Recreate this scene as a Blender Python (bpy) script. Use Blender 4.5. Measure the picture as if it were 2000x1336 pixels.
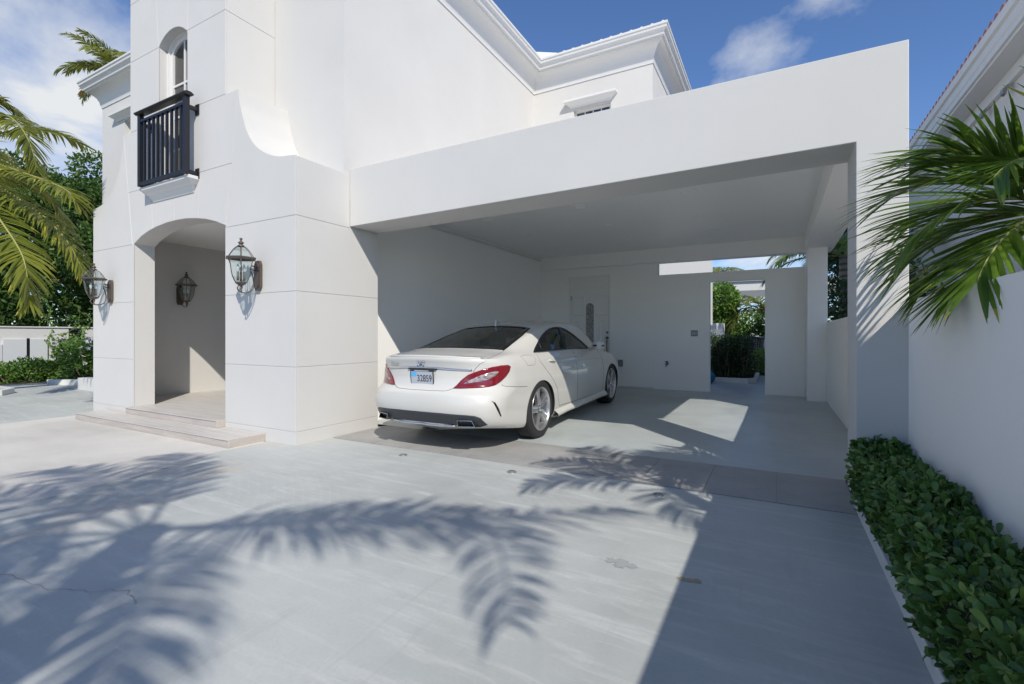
import bpy, bmesh, math, random
import numpy as np
from mathutils import Vector, Matrix, Quaternion
from mathutils.bvhtree import BVHTree

SC = bpy.context.scene
for _o in list(bpy.data.objects):
    bpy.data.objects.remove(_o)
COL = SC.collection
R = math.radians
PI = math.pi

# ------------------------------------------------------------------ camera
cam_data = bpy.data.cameras.new('camera')
cam = bpy.data.objects.new('camera', cam_data)
COL.objects.link(cam)
cam.location = (0.0, 0.0, 1.10)
cam.rotation_euler = (R(90), 0, R(28.8))
cam_data.sensor_width = 36.0
cam_data.lens = 16.92
cam_data.shift_y = -0.0065
cam_data.clip_start = 0.05
cam_data.clip_end = 2000
SC.camera = cam

# ------------------------------------------------------------------ sky
SUN = Vector((0.547, -0.529, 0.649)).normalized()
world = bpy.data.worlds.new('World')
SC.world = world
world.use_nodes = True
wt = world.node_tree
wt.nodes.clear()

def wn(kind, **kw):
    n = wt.nodes.new(kind)
    for k, v in kw.items():
        if k.startswith('i_'):
            n.inputs[k[2:].replace('_', ' ')].default_value = v
        else:
            setattr(n, k, v)
    return n

def wl(a, b):
    wt.links.new(a, b)

w_out = wn('ShaderNodeOutputWorld')
w_bg = wn('ShaderNodeBackground', i_Strength=0.138)
w_sky = wn('ShaderNodeTexSky', sky_type='NISHITA', sun_disc=False)
w_sky.sun_elevation = math.asin(SUN.z)
w_sky.sun_rotation = math.atan2(SUN.x, SUN.y)
w_sky.altitude = 0
w_sky.air_density = 1.0
w_sky.dust_density = 0.1
w_sky.ozone_density = 3.5
# clouds: noise on the sky dome seen as a layer overhead
w_tc = wn('ShaderNodeTexCoord')
w_sep = wn('ShaderNodeSeparateXYZ')
wl(w_tc.outputs['Generated'], w_sep.inputs[0])
w_add = wn('ShaderNodeMath', operation='ADD'); w_add.inputs[1].default_value = 0.22
wl(w_sep.outputs['Z'], w_add.inputs[0])
w_max = wn('ShaderNodeMath', operation='MAXIMUM'); w_max.inputs[1].default_value = 0.05
wl(w_add.outputs[0], w_max.inputs[0])
w_dx = wn('ShaderNodeMath', operation='DIVIDE'); wl(w_sep.outputs['X'], w_dx.inputs[0]); wl(w_max.outputs[0], w_dx.inputs[1])
w_dy = wn('ShaderNodeMath', operation='DIVIDE'); wl(w_sep.outputs['Y'], w_dy.inputs[0]); wl(w_max.outputs[0], w_dy.inputs[1])
w_cmb = wn('ShaderNodeCombineXYZ'); wl(w_dx.outputs[0], w_cmb.inputs[0]); wl(w_dy.outputs[0], w_cmb.inputs[1])
w_map = wn('ShaderNodeMapping')
w_map.inputs['Location'].default_value = (0.0, 0.0, 0.0)
w_map.inputs['Scale'].default_value = (1.0, 1.0, 1.0)
wl(w_cmb.outputs[0], w_map.inputs['Vector'])
w_n1 = wn('ShaderNodeTexNoise'); w_n1.inputs['Scale'].default_value = 1.15; w_n1.inputs['Detail'].default_value = 9; w_n1.inputs['Roughness'].default_value = 0.58
w_n1.inputs['Distortion'].default_value = 0.25
wl(w_map.outputs[0], w_n1.inputs['Vector'])
w_rmp = wn('ShaderNodeValToRGB')
w_rmp.color_ramp.elements[0].position = 0.555
w_rmp.color_ramp.elements[1].position = 0.70
w_last = w_n1.outputs['Fac']
# a few banks of cloud: where they lie (direction), how wide, how strong
for c_dir, c_w, c_a in (((-.878, .240, .415), .14, .06), ((-.91, .315, .27), .10, .15), ((-.06, .894, .444), .07, .05), ((.10, .88, .465), .10, -.02), ((-.073, .99, .134), .16, .11),
                        ((.75, -.5, .43), .25, .10), ((.3, -.85, .42), .25, .10), ((-.6, -.6, .5), .25, .10), ((.85, .3, .43), .2, .1)):
    w_d = wn('ShaderNodeVectorMath', operation='DISTANCE'); w_d.inputs[1].default_value = c_dir
    wl(w_tc.outputs['Generated'], w_d.inputs[0])
    w_r = wn('ShaderNodeMapRange', interpolation_type='SMOOTHERSTEP'); w_r.inputs['From Min'].default_value = 0.0; w_r.inputs['From Max'].default_value = c_w*1.7
    w_r.inputs['To Min'].default_value = c_a; w_r.inputs['To Max'].default_value = 0.0
    wl(w_d.outputs['Value'], w_r.inputs['Value'])
    w_a = wn('ShaderNodeMath', operation='ADD'); wl(w_last, w_a.inputs[0]); wl(w_r.outputs[0], w_a.inputs[1]); w_last = w_a.outputs[0]
wl(w_last, w_rmp.inputs[0])
w_mix = wn('ShaderNodeMix', data_type='RGBA')
wl(w_rmp.outputs['Color'], w_mix.inputs['Factor'])
w_tint = wn('ShaderNodeMix', data_type='RGBA', blend_type='MULTIPLY')
w_tint.inputs['Factor'].default_value = 1.0
w_tint.inputs['B'].default_value = (.84, .99, 1.22, 1)
wl(w_sky.outputs['Color'], w_tint.inputs['A'])
wl(w_tint.outputs['Result'], w_mix.inputs['A'])
w_mix.inputs['B'].default_value = (6.6, 6.8, 7.0, 1)
wl(w_mix.outputs['Result'], w_bg.inputs['Color'])
wl(w_bg.outputs[0], w_out.inputs['Surface'])

sun_data = bpy.data.lights.new('sun', 'SUN')
sun_data.energy = 5.0
sun_data.angle = R(0.55)
sun_data.color = (1.0, 0.94, 0.84)
sun = bpy.data.objects.new('sun', sun_data)
COL.objects.link(sun)
sun.rotation_euler = (-SUN).to_track_quat('-Z', 'Y').to_euler()
sun.location = SUN * 40

SC.view_settings.view_transform = 'Standard'
SC.view_settings.look = 'None'
SC.view_settings.exposure = -0.18
SC.view_settings.gamma = 1.0
SC.view_settings.use_curve_mapping = False
SC.render.engine = 'CYCLES'
SC.cycles.use_denoising = True
SC.cycles.max_bounces = 16
SC.cycles.diffuse_bounces = 12
SC.cycles.glossy_bounces = 4
SC.cycles.transmission_bounces = 8
SC.cycles.transparent_max_bounces = 12
SC.cycles.caustics_reflective = False
SC.cycles.caustics_refractive = False
SC.cycles.sample_clamp_indirect = 6.0

# ------------------------------------------------------------------ helpers
class MB:
    def __init__(self):
        self.v = []; self.f = []
    def quad(self, a, b, c, d):
        n = len(self.v); self.v += [tuple(a), tuple(b), tuple(c), tuple(d)]; self.f.append((n, n+1, n+2, n+3)); return self
    def box(self, x0, x1, y0, y1, z0, z1):
        n = len(self.v)
        self.v += [(x0,y0,z0),(x1,y0,z0),(x1,y1,z0),(x0,y1,z0),(x0,y0,z1),(x1,y0,z1),(x1,y1,z1),(x0,y1,z1)]
        self.f += [tuple(n+i for i in q) for q in ((0,3,2,1),(4,5,6,7),(0,1,5,4),(1,2,6,5),(2,3,7,6),(3,0,4,7))]
        return self
    def cbox(self, c, s):
        return self.box(c[0]-s[0]/2, c[0]+s[0]/2, c[1]-s[1]/2, c[1]+s[1]/2, c[2]-s[2]/2, c[2]+s[2]/2)
    def prism(self, poly, a0, a1, axis='y'):
        """poly: 2-D outline, extruded from a0 to a1 along axis. y: (x,z); x: (y,z); z: (x,y)"""
        area = sum(poly[i][0]*poly[(i+1) % len(poly)][1]-poly[(i+1) % len(poly)][0]*poly[i][1] for i in range(len(poly)))
        if area < 0: poly = poly[::-1]
        n = len(self.v); m = len(poly)
        def P(p, a):
            return (p[0], a, p[1]) if axis == 'y' else ((a, p[0], p[1]) if axis == 'x' else (p[0], p[1], a))
        self.v += [P(p, a0) for p in poly] + [P(p, a1) for p in poly]
        flip = axis == 'y'
        lo = tuple(range(n, n+m)); hi = tuple(range(n+m, n+2*m))
        self.f += [lo if flip else lo[::-1], hi[::-1] if flip else hi]
        for i in range(m):
            j = (i+1) % m
            q = (n+i, n+j, n+m+j, n+m+i)
            self.f.append(q[::-1] if flip else q)
        return self
    def tube(self, pts, r, n=8, caps=True):
        pts = [Vector(p) for p in pts]
        rs = r if isinstance(r, (list, tuple)) else [r]*len(pts)
        base = len(self.v)
        prev = None
        for i, p in enumerate(pts):
            t = (pts[min(i+1, len(pts)-1)]-pts[max(i-1, 0)])
            t = t.normalized() if t.length > 1e-9 else Vector((0,0,1))
            if prev is None:
                a = Vector((0,0,1)) if abs(t.z) < .9 else Vector((1,0,0))
                u = t.cross(a).normalized()
            else:
                u = (prev - t*prev.dot(t)).normalized()
            prev = u
            w = t.cross(u)
            for k in range(n):
                an = 2*PI*k/n
                self.v.append(tuple(p+(u*math.cos(an)+w*math.sin(an))*rs[i]))
        for i in range(len(pts)-1):
            for k in range(n):
                a = base+i*n+k; b = base+i*n+(k+1) % n
                self.f.append((a, b, b+n, a+n))
        if caps:
            self.f.append(tuple(base+k for k in range(n))[::-1])
            self.f.append(tuple(base+(len(pts)-1)*n+k for k in range(n)))
        return self
    def lathe(self, prof, c=(0,0,0), n=24, axis='z', phase=0.0):
        base = len(self.v); m = len(prof)
        for (r, h) in prof:
            for k in range(n):
                a = 2*PI*k/n+phase
                p = (r*math.cos(a), r*math.sin(a), h)
                if axis == 'y': p = (p[0], p[2], p[1])
                if axis == 'x': p = (p[2], p[0], p[1])
                self.v.append((p[0]+c[0], p[1]+c[1], p[2]+c[2]))
        for i in range(m-1):
            for k in range(n):
                a = base+i*n+k; b = base+i*n+(k+1) % n
                q = (a, b, b+n, a+n)
                self.f.append(q[::-1] if axis == 'y' else q)
        return self
    def grid(self, rows):
        base = len(self.v); m = len(rows[0])
        for r in rows: self.v += [tuple(p) for p in r]
        for i in range(len(rows)-1):
            for k in range(m-1):
                a = base+i*m+k
                self.f.append((a, a+1, a+m+1, a+m))
        return self
    def mesh(self, name, mat=None, smooth=False):
        me = bpy.data.meshes.new(name)
        me.from_pydata(self.v, [], self.f)
        if mat: me.materials.append(mat)
        if smooth: me.polygons.foreach_set('use_smooth', [True]*len(me.polygons))
        me.update()
        return me
    def build(self, name, mat=None, parent=None, smooth=False, bevel=0, auto=None):
        me = self.mesh(name, mat, smooth)
        return link(name, me, parent, bevel, auto)

def link(name, me, parent=None, bevel=0, auto=None):
    o = bpy.data.objects.new(name, me)
    COL.objects.link(o)
    if parent is not None:
        o.parent = parent
        o.matrix_parent_inverse = parent.matrix_basis.inverted()
    if bevel:
        b = o.modifiers.new('bevel', 'BEVEL'); b.width = bevel; b.segments = 2; b.limit_method = 'ANGLE'; b.angle_limit = R(40)
        b.harden_normals = False
    if auto:
        me.set_sharp_from_angle(angle=R(auto))
    return o

def empty(name, loc=(0,0,0), rz=0, parent=None):
    o = bpy.data.objects.new(name, None)
    COL.objects.link(o)
    o.location = loc; o.rotation_euler = (0, 0, rz)
    o.empty_display_size = .1
    return o

def tag(o, label=None, cat=None, group=None, kind=None):
    if label: o['label'] = label
    if cat: o['category'] = cat
    if group: o['group'] = group
    if kind: o['kind'] = kind
    return o

def copy_tree(o, parent=None):
    c = o.copy(); COL.objects.link(c)
    if parent is not None: c.parent = parent
    for ch in list(o.children): copy_tree(ch, c)
    return c

def arc(cx, cz, r, a0, a1, n):
    return [(cx+r*math.cos(a0+(a1-a0)*i/n), cz+r*math.sin(a0+(a1-a0)*i/n)) for i in range(n+1)]

def seg_arch(x0, x1, zs, rise, n=16):
    """points of a segmental arch from (x0,zs) over the crown to (x1,zs)"""
    h = (x1-x0)/2; r = (h*h+rise*rise)/(2*rise); cx = (x0+x1)/2; cz = zs+rise-r
    a = math.atan2(zs-cz, h)
    return [(cx-r*math.cos(a+(PI-2*a)*i/n), cz+r*math.sin(a+(PI-2*a)*i/n)) for i in range(n+1)]

# ------------------------------------------------------------------ materials
def mat(name, color=(.8,.8,.8), rough=.6, metal=0, spec=.5, **kw):
    m = bpy.data.materials.new(name)
    m.use_nodes = True
    b = m.node_tree.nodes['Principled BSDF']
    b.inputs['Base Color'].default_value = (*color, 1)
    b.inputs['Roughness'].default_value = rough
    b.inputs['Metallic'].default_value = metal
    b.inputs['Specular IOR Level'].default_value = spec
    for k, v in kw.items():
        b.inputs[k.replace('_', ' ')].default_value = v
    return m

class NT:
    """small wrapper to write node graphs shortly"""
    def __init__(self, m):
        self.t = m.node_tree; self.b = self.t.nodes['Principled BSDF']
    def n(self, kind, ins=None, **kw):
        x = self.t.nodes.new(kind)
        for k, v in kw.items(): setattr(x, k, v)
        for k, v in (ins or {}).items():
            if hasattr(v, 'is_linked') or hasattr(v, 'links'):
                self.t.links.new(v, x.inputs[k])
            else:
                x.inputs[k].default_value = v
        return x
    def l(self, a, b): self.t.links.new(a, b)
    def obj(self): return self.n('ShaderNodeTexCoord').outputs['Object']
    def pos(self): return self.n('ShaderNodeNewGeometry').outputs['Position']
    def mapping(self, vec, scale=(1,1,1), loc=(0,0,0), rot=(0,0,0)):
        return self.n('ShaderNodeMapping', {'Vector': vec, 'Scale': scale, 'Location': loc, 'Rotation': rot}).outputs[0]
    def noise(self, vec, scale, detail=4, rough=.5, dist=0):
        return self.n('ShaderNodeTexNoise', {'Vector': vec, 'Scale': scale, 'Detail': detail, 'Roughness': rough, 'Distortion': dist}).outputs['Fac']
    def ramp(self, fac, stops):
        x = self.n('ShaderNodeValToRGB', {'Fac': fac})
        e = x.color_ramp.elements
        while len(e) < len(stops): e.new(.5)
        for i, (p, c) in enumerate(stops):
            e[i].position = p
            e[i].color = (*c, 1) if isinstance(c, tuple) else (c, c, c, 1)
        return x.outputs['Color']
    def mix(self, fac, a, b, blend='MIX'):
        x = self.n('ShaderNodeMix', data_type='RGBA', blend_type=blend)
        for sock, v in (('Factor', fac), ('A', a), ('B', b)):
            s = [i for i in x.inputs if i.name == sock and (i.type == 'RGBA' or sock == 'Factor')][0]
            if hasattr(v, 'links'): self.l(v, s)
            else: s.default_value = v if sock == 'Factor' else (*v, 1)
        return [o for o in x.outputs if o.type == 'RGBA'][0]
    def math(self, op, a, b=None, clamp=False):
        x = self.n('ShaderNodeMath', operation=op, use_clamp=clamp)
        for i, v in enumerate((a, b)):
            if v is None: continue
            if hasattr(v, 'links'): self.l(v, x.inputs[i])
            else: x.inputs[i].default_value = v
        return x.outputs[0]
    def bump(self, h, strength=.2, dist=.01):
        x = self.n('ShaderNodeBump', {'Height': h, 'Strength': strength, 'Distance': dist})
        self.l(x.outputs[0], self.b.inputs['Normal'])
    def color(self, c): self.l(c, self.b.inputs['Base Color'])
    def rough(self, c): self.l(c, self.b.inputs['Roughness'])

def stucco(name, col, var=.045, bump=.22):
    m = mat(name, col, .78, spec=.3)
    t = NT(m); p = t.pos()
    a = t.noise(p, .9, 5, .6); b = t.noise(p, 220, 3, .6); d = t.noise(t.mapping(p, (3, 3, .35)), 2.2, 5, .6)
    lo = tuple(c*(1-var) for c in col); hi = tuple(min(c*(1+var*.4), 1) for c in col)
    c1 = t.mix(t.ramp(a, [(.3, 0.), (.7, 1.)]), lo, hi)
    stain = t.ramp(d, [(.58, 0.), (.8, 1.)])
    c2 = t.mix(t.math('MULTIPLY', stain, .08), c1, tuple(c*f for c, f in zip(col, (.86, .86, .85))))
    t.color(c2)
    h = t.math('ADD', t.math('MULTIPLY', b, .5), t.math('MULTIPLY', t.noise(p, 14, 4), .8))
    t.bump(h, bump, .004)
    return m

M = {}
M['stucco'] = stucco('white_stucco', (.608, .597, .574))
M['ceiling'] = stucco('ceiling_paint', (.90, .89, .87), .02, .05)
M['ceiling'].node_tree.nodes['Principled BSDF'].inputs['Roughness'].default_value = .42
M['shadewhite'] = stucco('shade_lifted_white', (.90, .89, .865), .02, .06)  # stucco white lifted so the colour itself brightens the shaded carport walls
M['wallwhite'] = stucco('shade_lifted_wall', (.86, .855, .84), .03)  # boundary wall colour lifted because that wall always lies in shade
M['trim'] = mat('white_trim', (.68, .675, .66), .5)
M['nbwall'] = stucco('pale_stucco', (.72, .69, .65), .03)
M['whitepaint'] = mat('white_paint', (.70,.70,.68), .45)
M['black'] = mat('black_metal', (.012, .012, .016), .35)
M['bronze'] = mat('bronze', (.135, .108, .092), .42, .5)
M['greymetal'] = mat('grey_metal', (.32, .33, .34), .4, .7)
M['steel'] = mat('brushed_steel', (.5, .49, .47), .3, 1)
M['greyplate'] = mat('grey_plastic', (.16, .165, .17), .5)
M['door'] = mat('door_paint', (.80, .80, .78), .4)
M['brass'] = mat('aged_nickel', (.22, .21, .19), .35, .9)
def glassm(name, col, rough=.02, trans=1.0, alpha=1.0, ior=1.45):
    m = mat(name, col, rough); b = m.node_tree.nodes['Principled BSDF']
    b.inputs['Transmission Weight'].default_value = trans; b.inputs['IOR'].default_value = ior
    return m
def thin_glass(name, tint, refl=.12, rough=.01):
    """a single pane: lets light through tinted, mirrors a little by angle"""
    m = bpy.data.materials.new(name); m.use_nodes = True
    t = m.node_tree; t.nodes.clear()
    o = t.nodes.new('ShaderNodeOutputMaterial'); mx = t.nodes.new('ShaderNodeMixShader')
    tr = t.nodes.new('ShaderNodeBsdfTransparent'); gl = t.nodes.new('ShaderNodeBsdfGlossy')
    lw = t.nodes.new('ShaderNodeLayerWeight'); lw.inputs['Blend'].default_value = .35
    mr = t.nodes.new('ShaderNodeMapRange'); mr.inputs['To Min'].default_value = refl*.5; mr.inputs['To Max'].default_value = min(1, refl*6)
    tr.inputs['Color'].default_value = (*tint, 1); gl.inputs['Roughness'].default_value = rough
    t.links.new(lw.outputs['Fresnel'], mr.inputs['Value']); t.links.new(mr.outputs[0], mx.inputs[0])
    t.links.new(tr.outputs[0], mx.inputs[1]); t.links.new(gl.outputs[0], mx.inputs[2]); t.links.new(mx.outputs[0], o.inputs[0])
    return m
M['lampglass'] = thin_glass('lantern_glass', (.90, .95, .935), .06)
M['pane'] = thin_glass('window_pane', (.62, .66, .66), .22)
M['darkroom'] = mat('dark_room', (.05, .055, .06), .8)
M['curtain'] = mat('grey_curtain', (.42, .43, .42), .8)
M['bulb'] = mat('bulb_glass', (.8, .8, .78), .2)
# ------------------------------------------------------------------ ground materials
def concrete(name, base, wear, scuff=.5, beige=False, gloss=(.52, .74)):
    m = mat(name, base, .62, spec=.35)
    t = NT(m); p = t.pos()
    big = t.noise(p, .55, 6, .6)
    mid = t.noise(p, 3.2, 6, .65)
    fine = t.noise(p, 60, 5, .65)
    streak = t.noise(t.mapping(p, (1.2, 9, 1), rot=(0, 0, R(38))), 1.6, 6, .65, .6)
    streak2 = t.noise(t.mapping(p, (7, .9, 1), rot=(0, 0, R(-12))), 1.4, 6, .65, .8)
    hi = tuple(min(1, c*1.16+.015) for c in base); lo = tuple(c*.82 for c in base)
    c = t.mix(t.ramp(big, [(.32, 0.), (.68, 1.)]), lo, hi)
    c = t.mix(t.math('MULTIPLY', t.ramp(mid, [(.40, 0.), (.75, 1.)]), .35), c, hi)
    s = t.math('MULTIPLY', t.ramp(streak, [(.50, 0.), (.68, 1.)]), scuff)
    c = t.mix(t.math('MULTIPLY', s, 1.25, True), c, wear)
    s2 = t.math('MULTIPLY', t.ramp(streak2, [(.58, 0.), (.74, 1.)]), scuff*.7)
    c = t.mix(s2, c, tuple(x*.80 for x in base))
    c = t.mix(t.math('MULTIPLY', t.ramp(fine, [(.45, 0.), (.8, 1.)]), .22), c, tuple(x*.72 for x in base))
    # scraped patches where the paint has come off
    pt = t.noise(t.mapping(p, (1, 2.6, 1), rot=(0, 0, R(10))), 1.9, 9, .72, .3)
    sp = t.noise(p, 26, 6, .75)
    patch = t.math('MULTIPLY', t.ramp(pt, [(.64, 0.), (.70, 1.)]), t.ramp(sp, [(.46, 0.), (.56, 1.)]))
    c = t.mix(t.math('MULTIPLY', patch, .75), c, wear)
    # a few hairline tyre arcs
    wv = t.n('ShaderNodeTexWave', {'Vector': t.mapping(p, (1, 1, 1), loc=(5.5, 1.2, 0)), 'Scale': 5.5, 'Distortion': 1.6, 'Detail': 3, 'Detail Scale': .7}, wave_type='RINGS', rings_direction='Z').outputs['Fac']
    wm = t.ramp(t.noise(p, .8, 3), [(.5, 0.), (.62, 1.)])
    c = t.mix(t.math('MULTIPLY', t.math('MULTIPLY', t.ramp(wv, [(.80, 0.), (.97, 1.)]), wm), .10), c, wear)
    spk = t.noise(p, 130, 3, .6)
    c = t.mix(t.math('MULTIPLY', t.ramp(spk, [(.66, 0.), (.72, 1.)]), .5), c, tuple(x*.45 for x in base))
    blot = t.noise(t.mapping(p, loc=(3.1, 7.7, 0)), 2.4, 7, .7)
    c = t.mix(t.math('MULTIPLY', t.ramp(blot, [(.60, 0.), (.74, 1.)]), .35), c, tuple(x*.74 for x in base))
    if beige:
        sx = t.n('ShaderNodeSeparateXYZ', {'Vector': p})
        nz = t.noise(t.mapping(p, (6, 1.0, 1), rot=(0, 0, R(-16))), 1.4, 8, .7, .5)
        bx = t.math('ADD', sx.outputs['X'], t.math('MULTIPLY', sx.outputs['Y'], .30))
        band = t.math('SUBTRACT', 1.0, t.math('MULTIPLY', t.math('ABSOLUTE', t.math('ADD', bx, 3.42)), 1.9), True)
        k = t.math('MULTIPLY', t.ramp(nz, [(.50, 0.), (.60, 1.)]), t.ramp(band, [(.1, 0.), (.6, 1.)]))
        c = t.mix(t.math('MULTIPLY', k, .75), c, (.50, .455, .385))
    t.color(c)
    t.rough(t.ramp(mid, [(.3, gloss[0]), (.7, gloss[1])]))
    t.bump(t.math('ADD', t.math('MULTIPLY', fine, .5), mid), .12, .004)
    return m

M['drive'] = concrete('blue_grey_painted_concrete', (.415, .434, .422), (.57, .58, .56), .45, True)
M['cfloor'] = concrete('carport_painted_concrete', (.405, .44, .442), (.56, .575, .565), .25, False, (.30, .44))
M['patio'] = concrete('beige_patio_concrete', (.56, .54, .50), (.62, .60, .565), .25)
M['soil'] = mat('soil', (.06, .042, .03), .95)
M['earth'] = concrete('pale_ground', (.34, .33, .30), (.40, .39, .36), .2)
M['kerb'] = stucco('kerb_white', (.64,.64,.62), .08)

def tilemat(name, base, grain=(.35, 9, 1)):
    m = mat(name, base, .55, spec=.35)
    t = NT(m); p = t.pos()
    oi = t.n('ShaderNodeObjectInfo').outputs['Random']
    g = t.noise(t.mapping(p, grain), 3.5, 6, .6)
    f = t.noise(p, 40, 6, .7)
    c = t.mix(t.ramp(g, [(.35, 0.), (.7, 1.)]), tuple(x*.86 for x in base), tuple(min(1, x*1.1) for x in base))
    c = t.mix(t.math('MULTIPLY', t.ramp(f, [(.45, 0.), (.7, 1.)]), .35), c, tuple(x*.7 for x in base))
    c = t.mix(t.math('MULTIPLY', oi, .22), c, tuple(x*.82 for x in base))
    t.color(c); t.bump(f, .15, .002)
    return m
M['tile'] = tilemat('grey_brown_paving_tile', (.365, .36, .35), (1, 1, 1))
M['steptile'] = tilemat('beige_step_tile', (.50, .45, .41), (1, 1, 9))
M['steptop'] = tilemat('beige_tread_tile', (.56,.535,.50), (.5, 6, 1))

# ------------------------------------------------------------------ ground, drive, floors
g = MB(); g.quad((-300,-300,-.03),(300,-300,-.03),(300,300,-.03),(-300,300,-.03))
tag(g.build('ground', M['earth']), kind='structure')

d = MB()
xs = [-17.9, -8.37, -4.48, -4.17, .455]
d.quad((-17.9,-9,0),(.455,-9,0),(.455,3.60,0),(-17.9,3.60,0))
d.quad((-17.9,3.60,0),(-8.57,3.60,0),(-8.57,12,0),(-17.9,12,0))
tag(d.build('driveway', M['drive']), kind='structure')

def floor_z(y):
    return 0.0 if y <= 4.3 else (0.05*(y-4.3)/2.3 if y < 6.6 else 0.05)

fl = MB()
rows = []
for y in (4.40, 5.0, 5.6, 6.2, 6.6, 8, 9.545, 10.6):
    rows.append([(-4.52, y, floor_z(y)+.004), (.72, y, floor_z(y)+.004)])
for i in range(len(rows)-1):
    fl.quad(rows[i][0], rows[i][1], rows[i+1][1], rows[i+1][0])
tag(fl.build('carport_floor', M['cfloor']), kind='structure')

pt = MB(); pt.prism([(-8.40,-9),(-4.30,-9),(-4.30,1.2),(-4.36,1.9),(-4.62,2.70),(-4.62,3.12),(-8.40,3.12)], .0, .005, 'z')
tag(pt.build('patio', M['patio']), kind='structure')

# the strip of paving tiles under the front beam
strip = MB(); strip.quad((-4.168,3.595,.001),(.455,3.595,.001),(.455,4.405,.003),(-4.168,4.405,.003))
strip_o = tag(strip.build('paving_strip', mat('tile_bed', (.30, .29, .28), .9)), kind='structure')
x = .452; random.seed(3)
i = 0
while x > -4.15:
    w = .4525
    x1 = max(x-w, -4.165)
    t_ = MB(); dz = random.uniform(0, .002)
    t_.box(x1+.002, x-.0015, 3.599, 4.401, .0005, .0055+dz*.5)
    t_.build('tile', M['tile'], strip_o)
    x -= w
# round metal caps of the in-ground lights
for lx, lab in ((-3.006, 'round metal ground light cap behind the white car'), (-1.866, 'round metal ground light cap in the middle of the drive'), (-.716, 'round metal ground light cap in the shade near the hedge')):
    e = empty('ground_light', (lx, 3.391, 0))
    MB().lathe([(0, .007), (.024, .008), (.032, .008), (.037, .004), (.039, 0.001)], (lx, 3.391, 0), 20).build('rim', M['greymetal'], e, True)
    MB().lathe([(0, .0095), (.026, .0095), (.027, .008)], (lx, 3.391, 0), 20).build('lens', mat('dull_lens', (.2, .2, .19), .25), e, True)
    tag(e, lab, 'ground light', 'ground lights along the tile strip')
# marks on the drive: a hairline crack, an ochre paint spot and a worn grey patch
drive_o = bpy.data.objects['driveway']
random.seed(12)
def crack(pts, w, name='crack'):
    m = MB(); out = []
    for (ax, ay), (bx_, by_) in zip(pts, pts[1:]):
        n = 9
        for k in range(n):
            t = k/n; out.append((ax+(bx_-ax)*t+random.gauss(0, .008), ay+(by_-ay)*t+random.gauss(0, .008)))
    out.append(pts[-1])
    for p, q in zip(out, out[1:]):
        d_ = Vector((q[0]-p[0], q[1]-p[1])).normalized(); n_ = Vector((-d_.y, d_.x))*w*random.uniform(.5, 1.2)
        m.quad((p[0]-n_.x, p[1]-n_.y, .0015), (q[0]-n_.x, q[1]-n_.y, .0015), (q[0]+n_.x, q[1]+n_.y, .0015), (p[0]+n_.x, p[1]+n_.y, .0015))
    m.build(name, mat_crack, drive_o)
mat_crack = mat('crack_grey', (.24, .25, .25), .9)  # plain dark grey of the crack line
crack([(-3.55, .62), (-3.1, .82), (-2.75, .86), (-2.45, 1.02), (-2.3, .98)], .0014)
SPZ = [.0013]
def splat(c, rx, ry, m_, name, seed):
    SPZ[0] += .0002; zz = SPZ[0]
    rr = random.Random(seed); n = 26
    b = MB(); pts = []
    for k in range(n):
        a = 2*PI*k/n; q = rr.uniform(.55, 1.1)
        pts.append((c[0]+rx*q*math.cos(a), c[1]+ry*q*math.sin(a), zz))
    b.v += pts; b.f.append(tuple(range(n))); b.build(name, m_, drive_o)
ochre = mat('ochre_paint', (.34, .29, .20), .8); wornm = mat('worn_grey', (.335, .345, .34), .8)
for dx in (-.03, 0, .035): splat((-.346+dx, 2.278+dx*.2), .024, .022, ochre, 'paint_spot', int(dx*1000)+50)
for dx, dy in ((-.05, 0), (0, .012), (.045, -.008), (.0, -.03)): splat((-.654+dx, 2.292+dy), .034, .030, wornm, 'worn_patch', int(dx*1000)+80)
# ------------------------------------------------------------------ house
house = empty('house', (-6.4, 3.2, 0))
tag(house, 'white stucco two-storey house with a flared entrance tower and arched porch', 'house')
YF = 3.145           # tower front face
YC = YF+.0045         # core behind the panels
ARCH = [(-7.40, 2.297)]+[(-7.213,2.379),(-7.019,2.432),(-6.831,2.464),(-6.588,2.488),(-6.375,2.494),(-6.15,2.488),(-5.92,2.464),(-5.73,2.432),(-5.545,2.385)]+[(-5.357, 2.32)]
FLARE = [(-5.112,3.776),(-5.085,3.609),(-5.039,3.471),(-4.985,3.328),(-4.904,3.196),(-4.808,3.096),(-4.721,3.037),(-4.637,2.99),(-4.512,2.941),(-4.398,2.915),(-4.295,2.905),(-4.17,2.892)]
def smooth2(P, k=4):
    out = []
    for i in range(len(P)-1):
        p0, p1, p2, p3 = (Vector(P[max(i-1, 0)]), Vector(P[i]), Vector(P[i+1]), Vector(P[min(i+2, len(P)-1)]))
        for j in range(k):
            t = j/k
            q = .5*((2*p1)+(p2-p0)*t+(2*p0-5*p1+4*p2-p3)*t*t+(3*p1-p0-3*p2+p3)*t**3); out.append((q.x, q.y))
    return out+[P[-1]]
FLARE = smooth2(FLARE, 4)
CM = -6.39
FLARE_L = [(2*CM-x, z) for x, z in FLARE]
FLARE_L[-1] = (-8.56, 2.86)
WIN = (-6.77, -6.12, 2.97, 4.70, .14)    # x0 x1 z0 spring rise
XUL, XUR = -7.485, -5.357
win_arch = seg_arch(WIN[0], WIN[1], WIN[3], WIN[4], 14)
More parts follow.
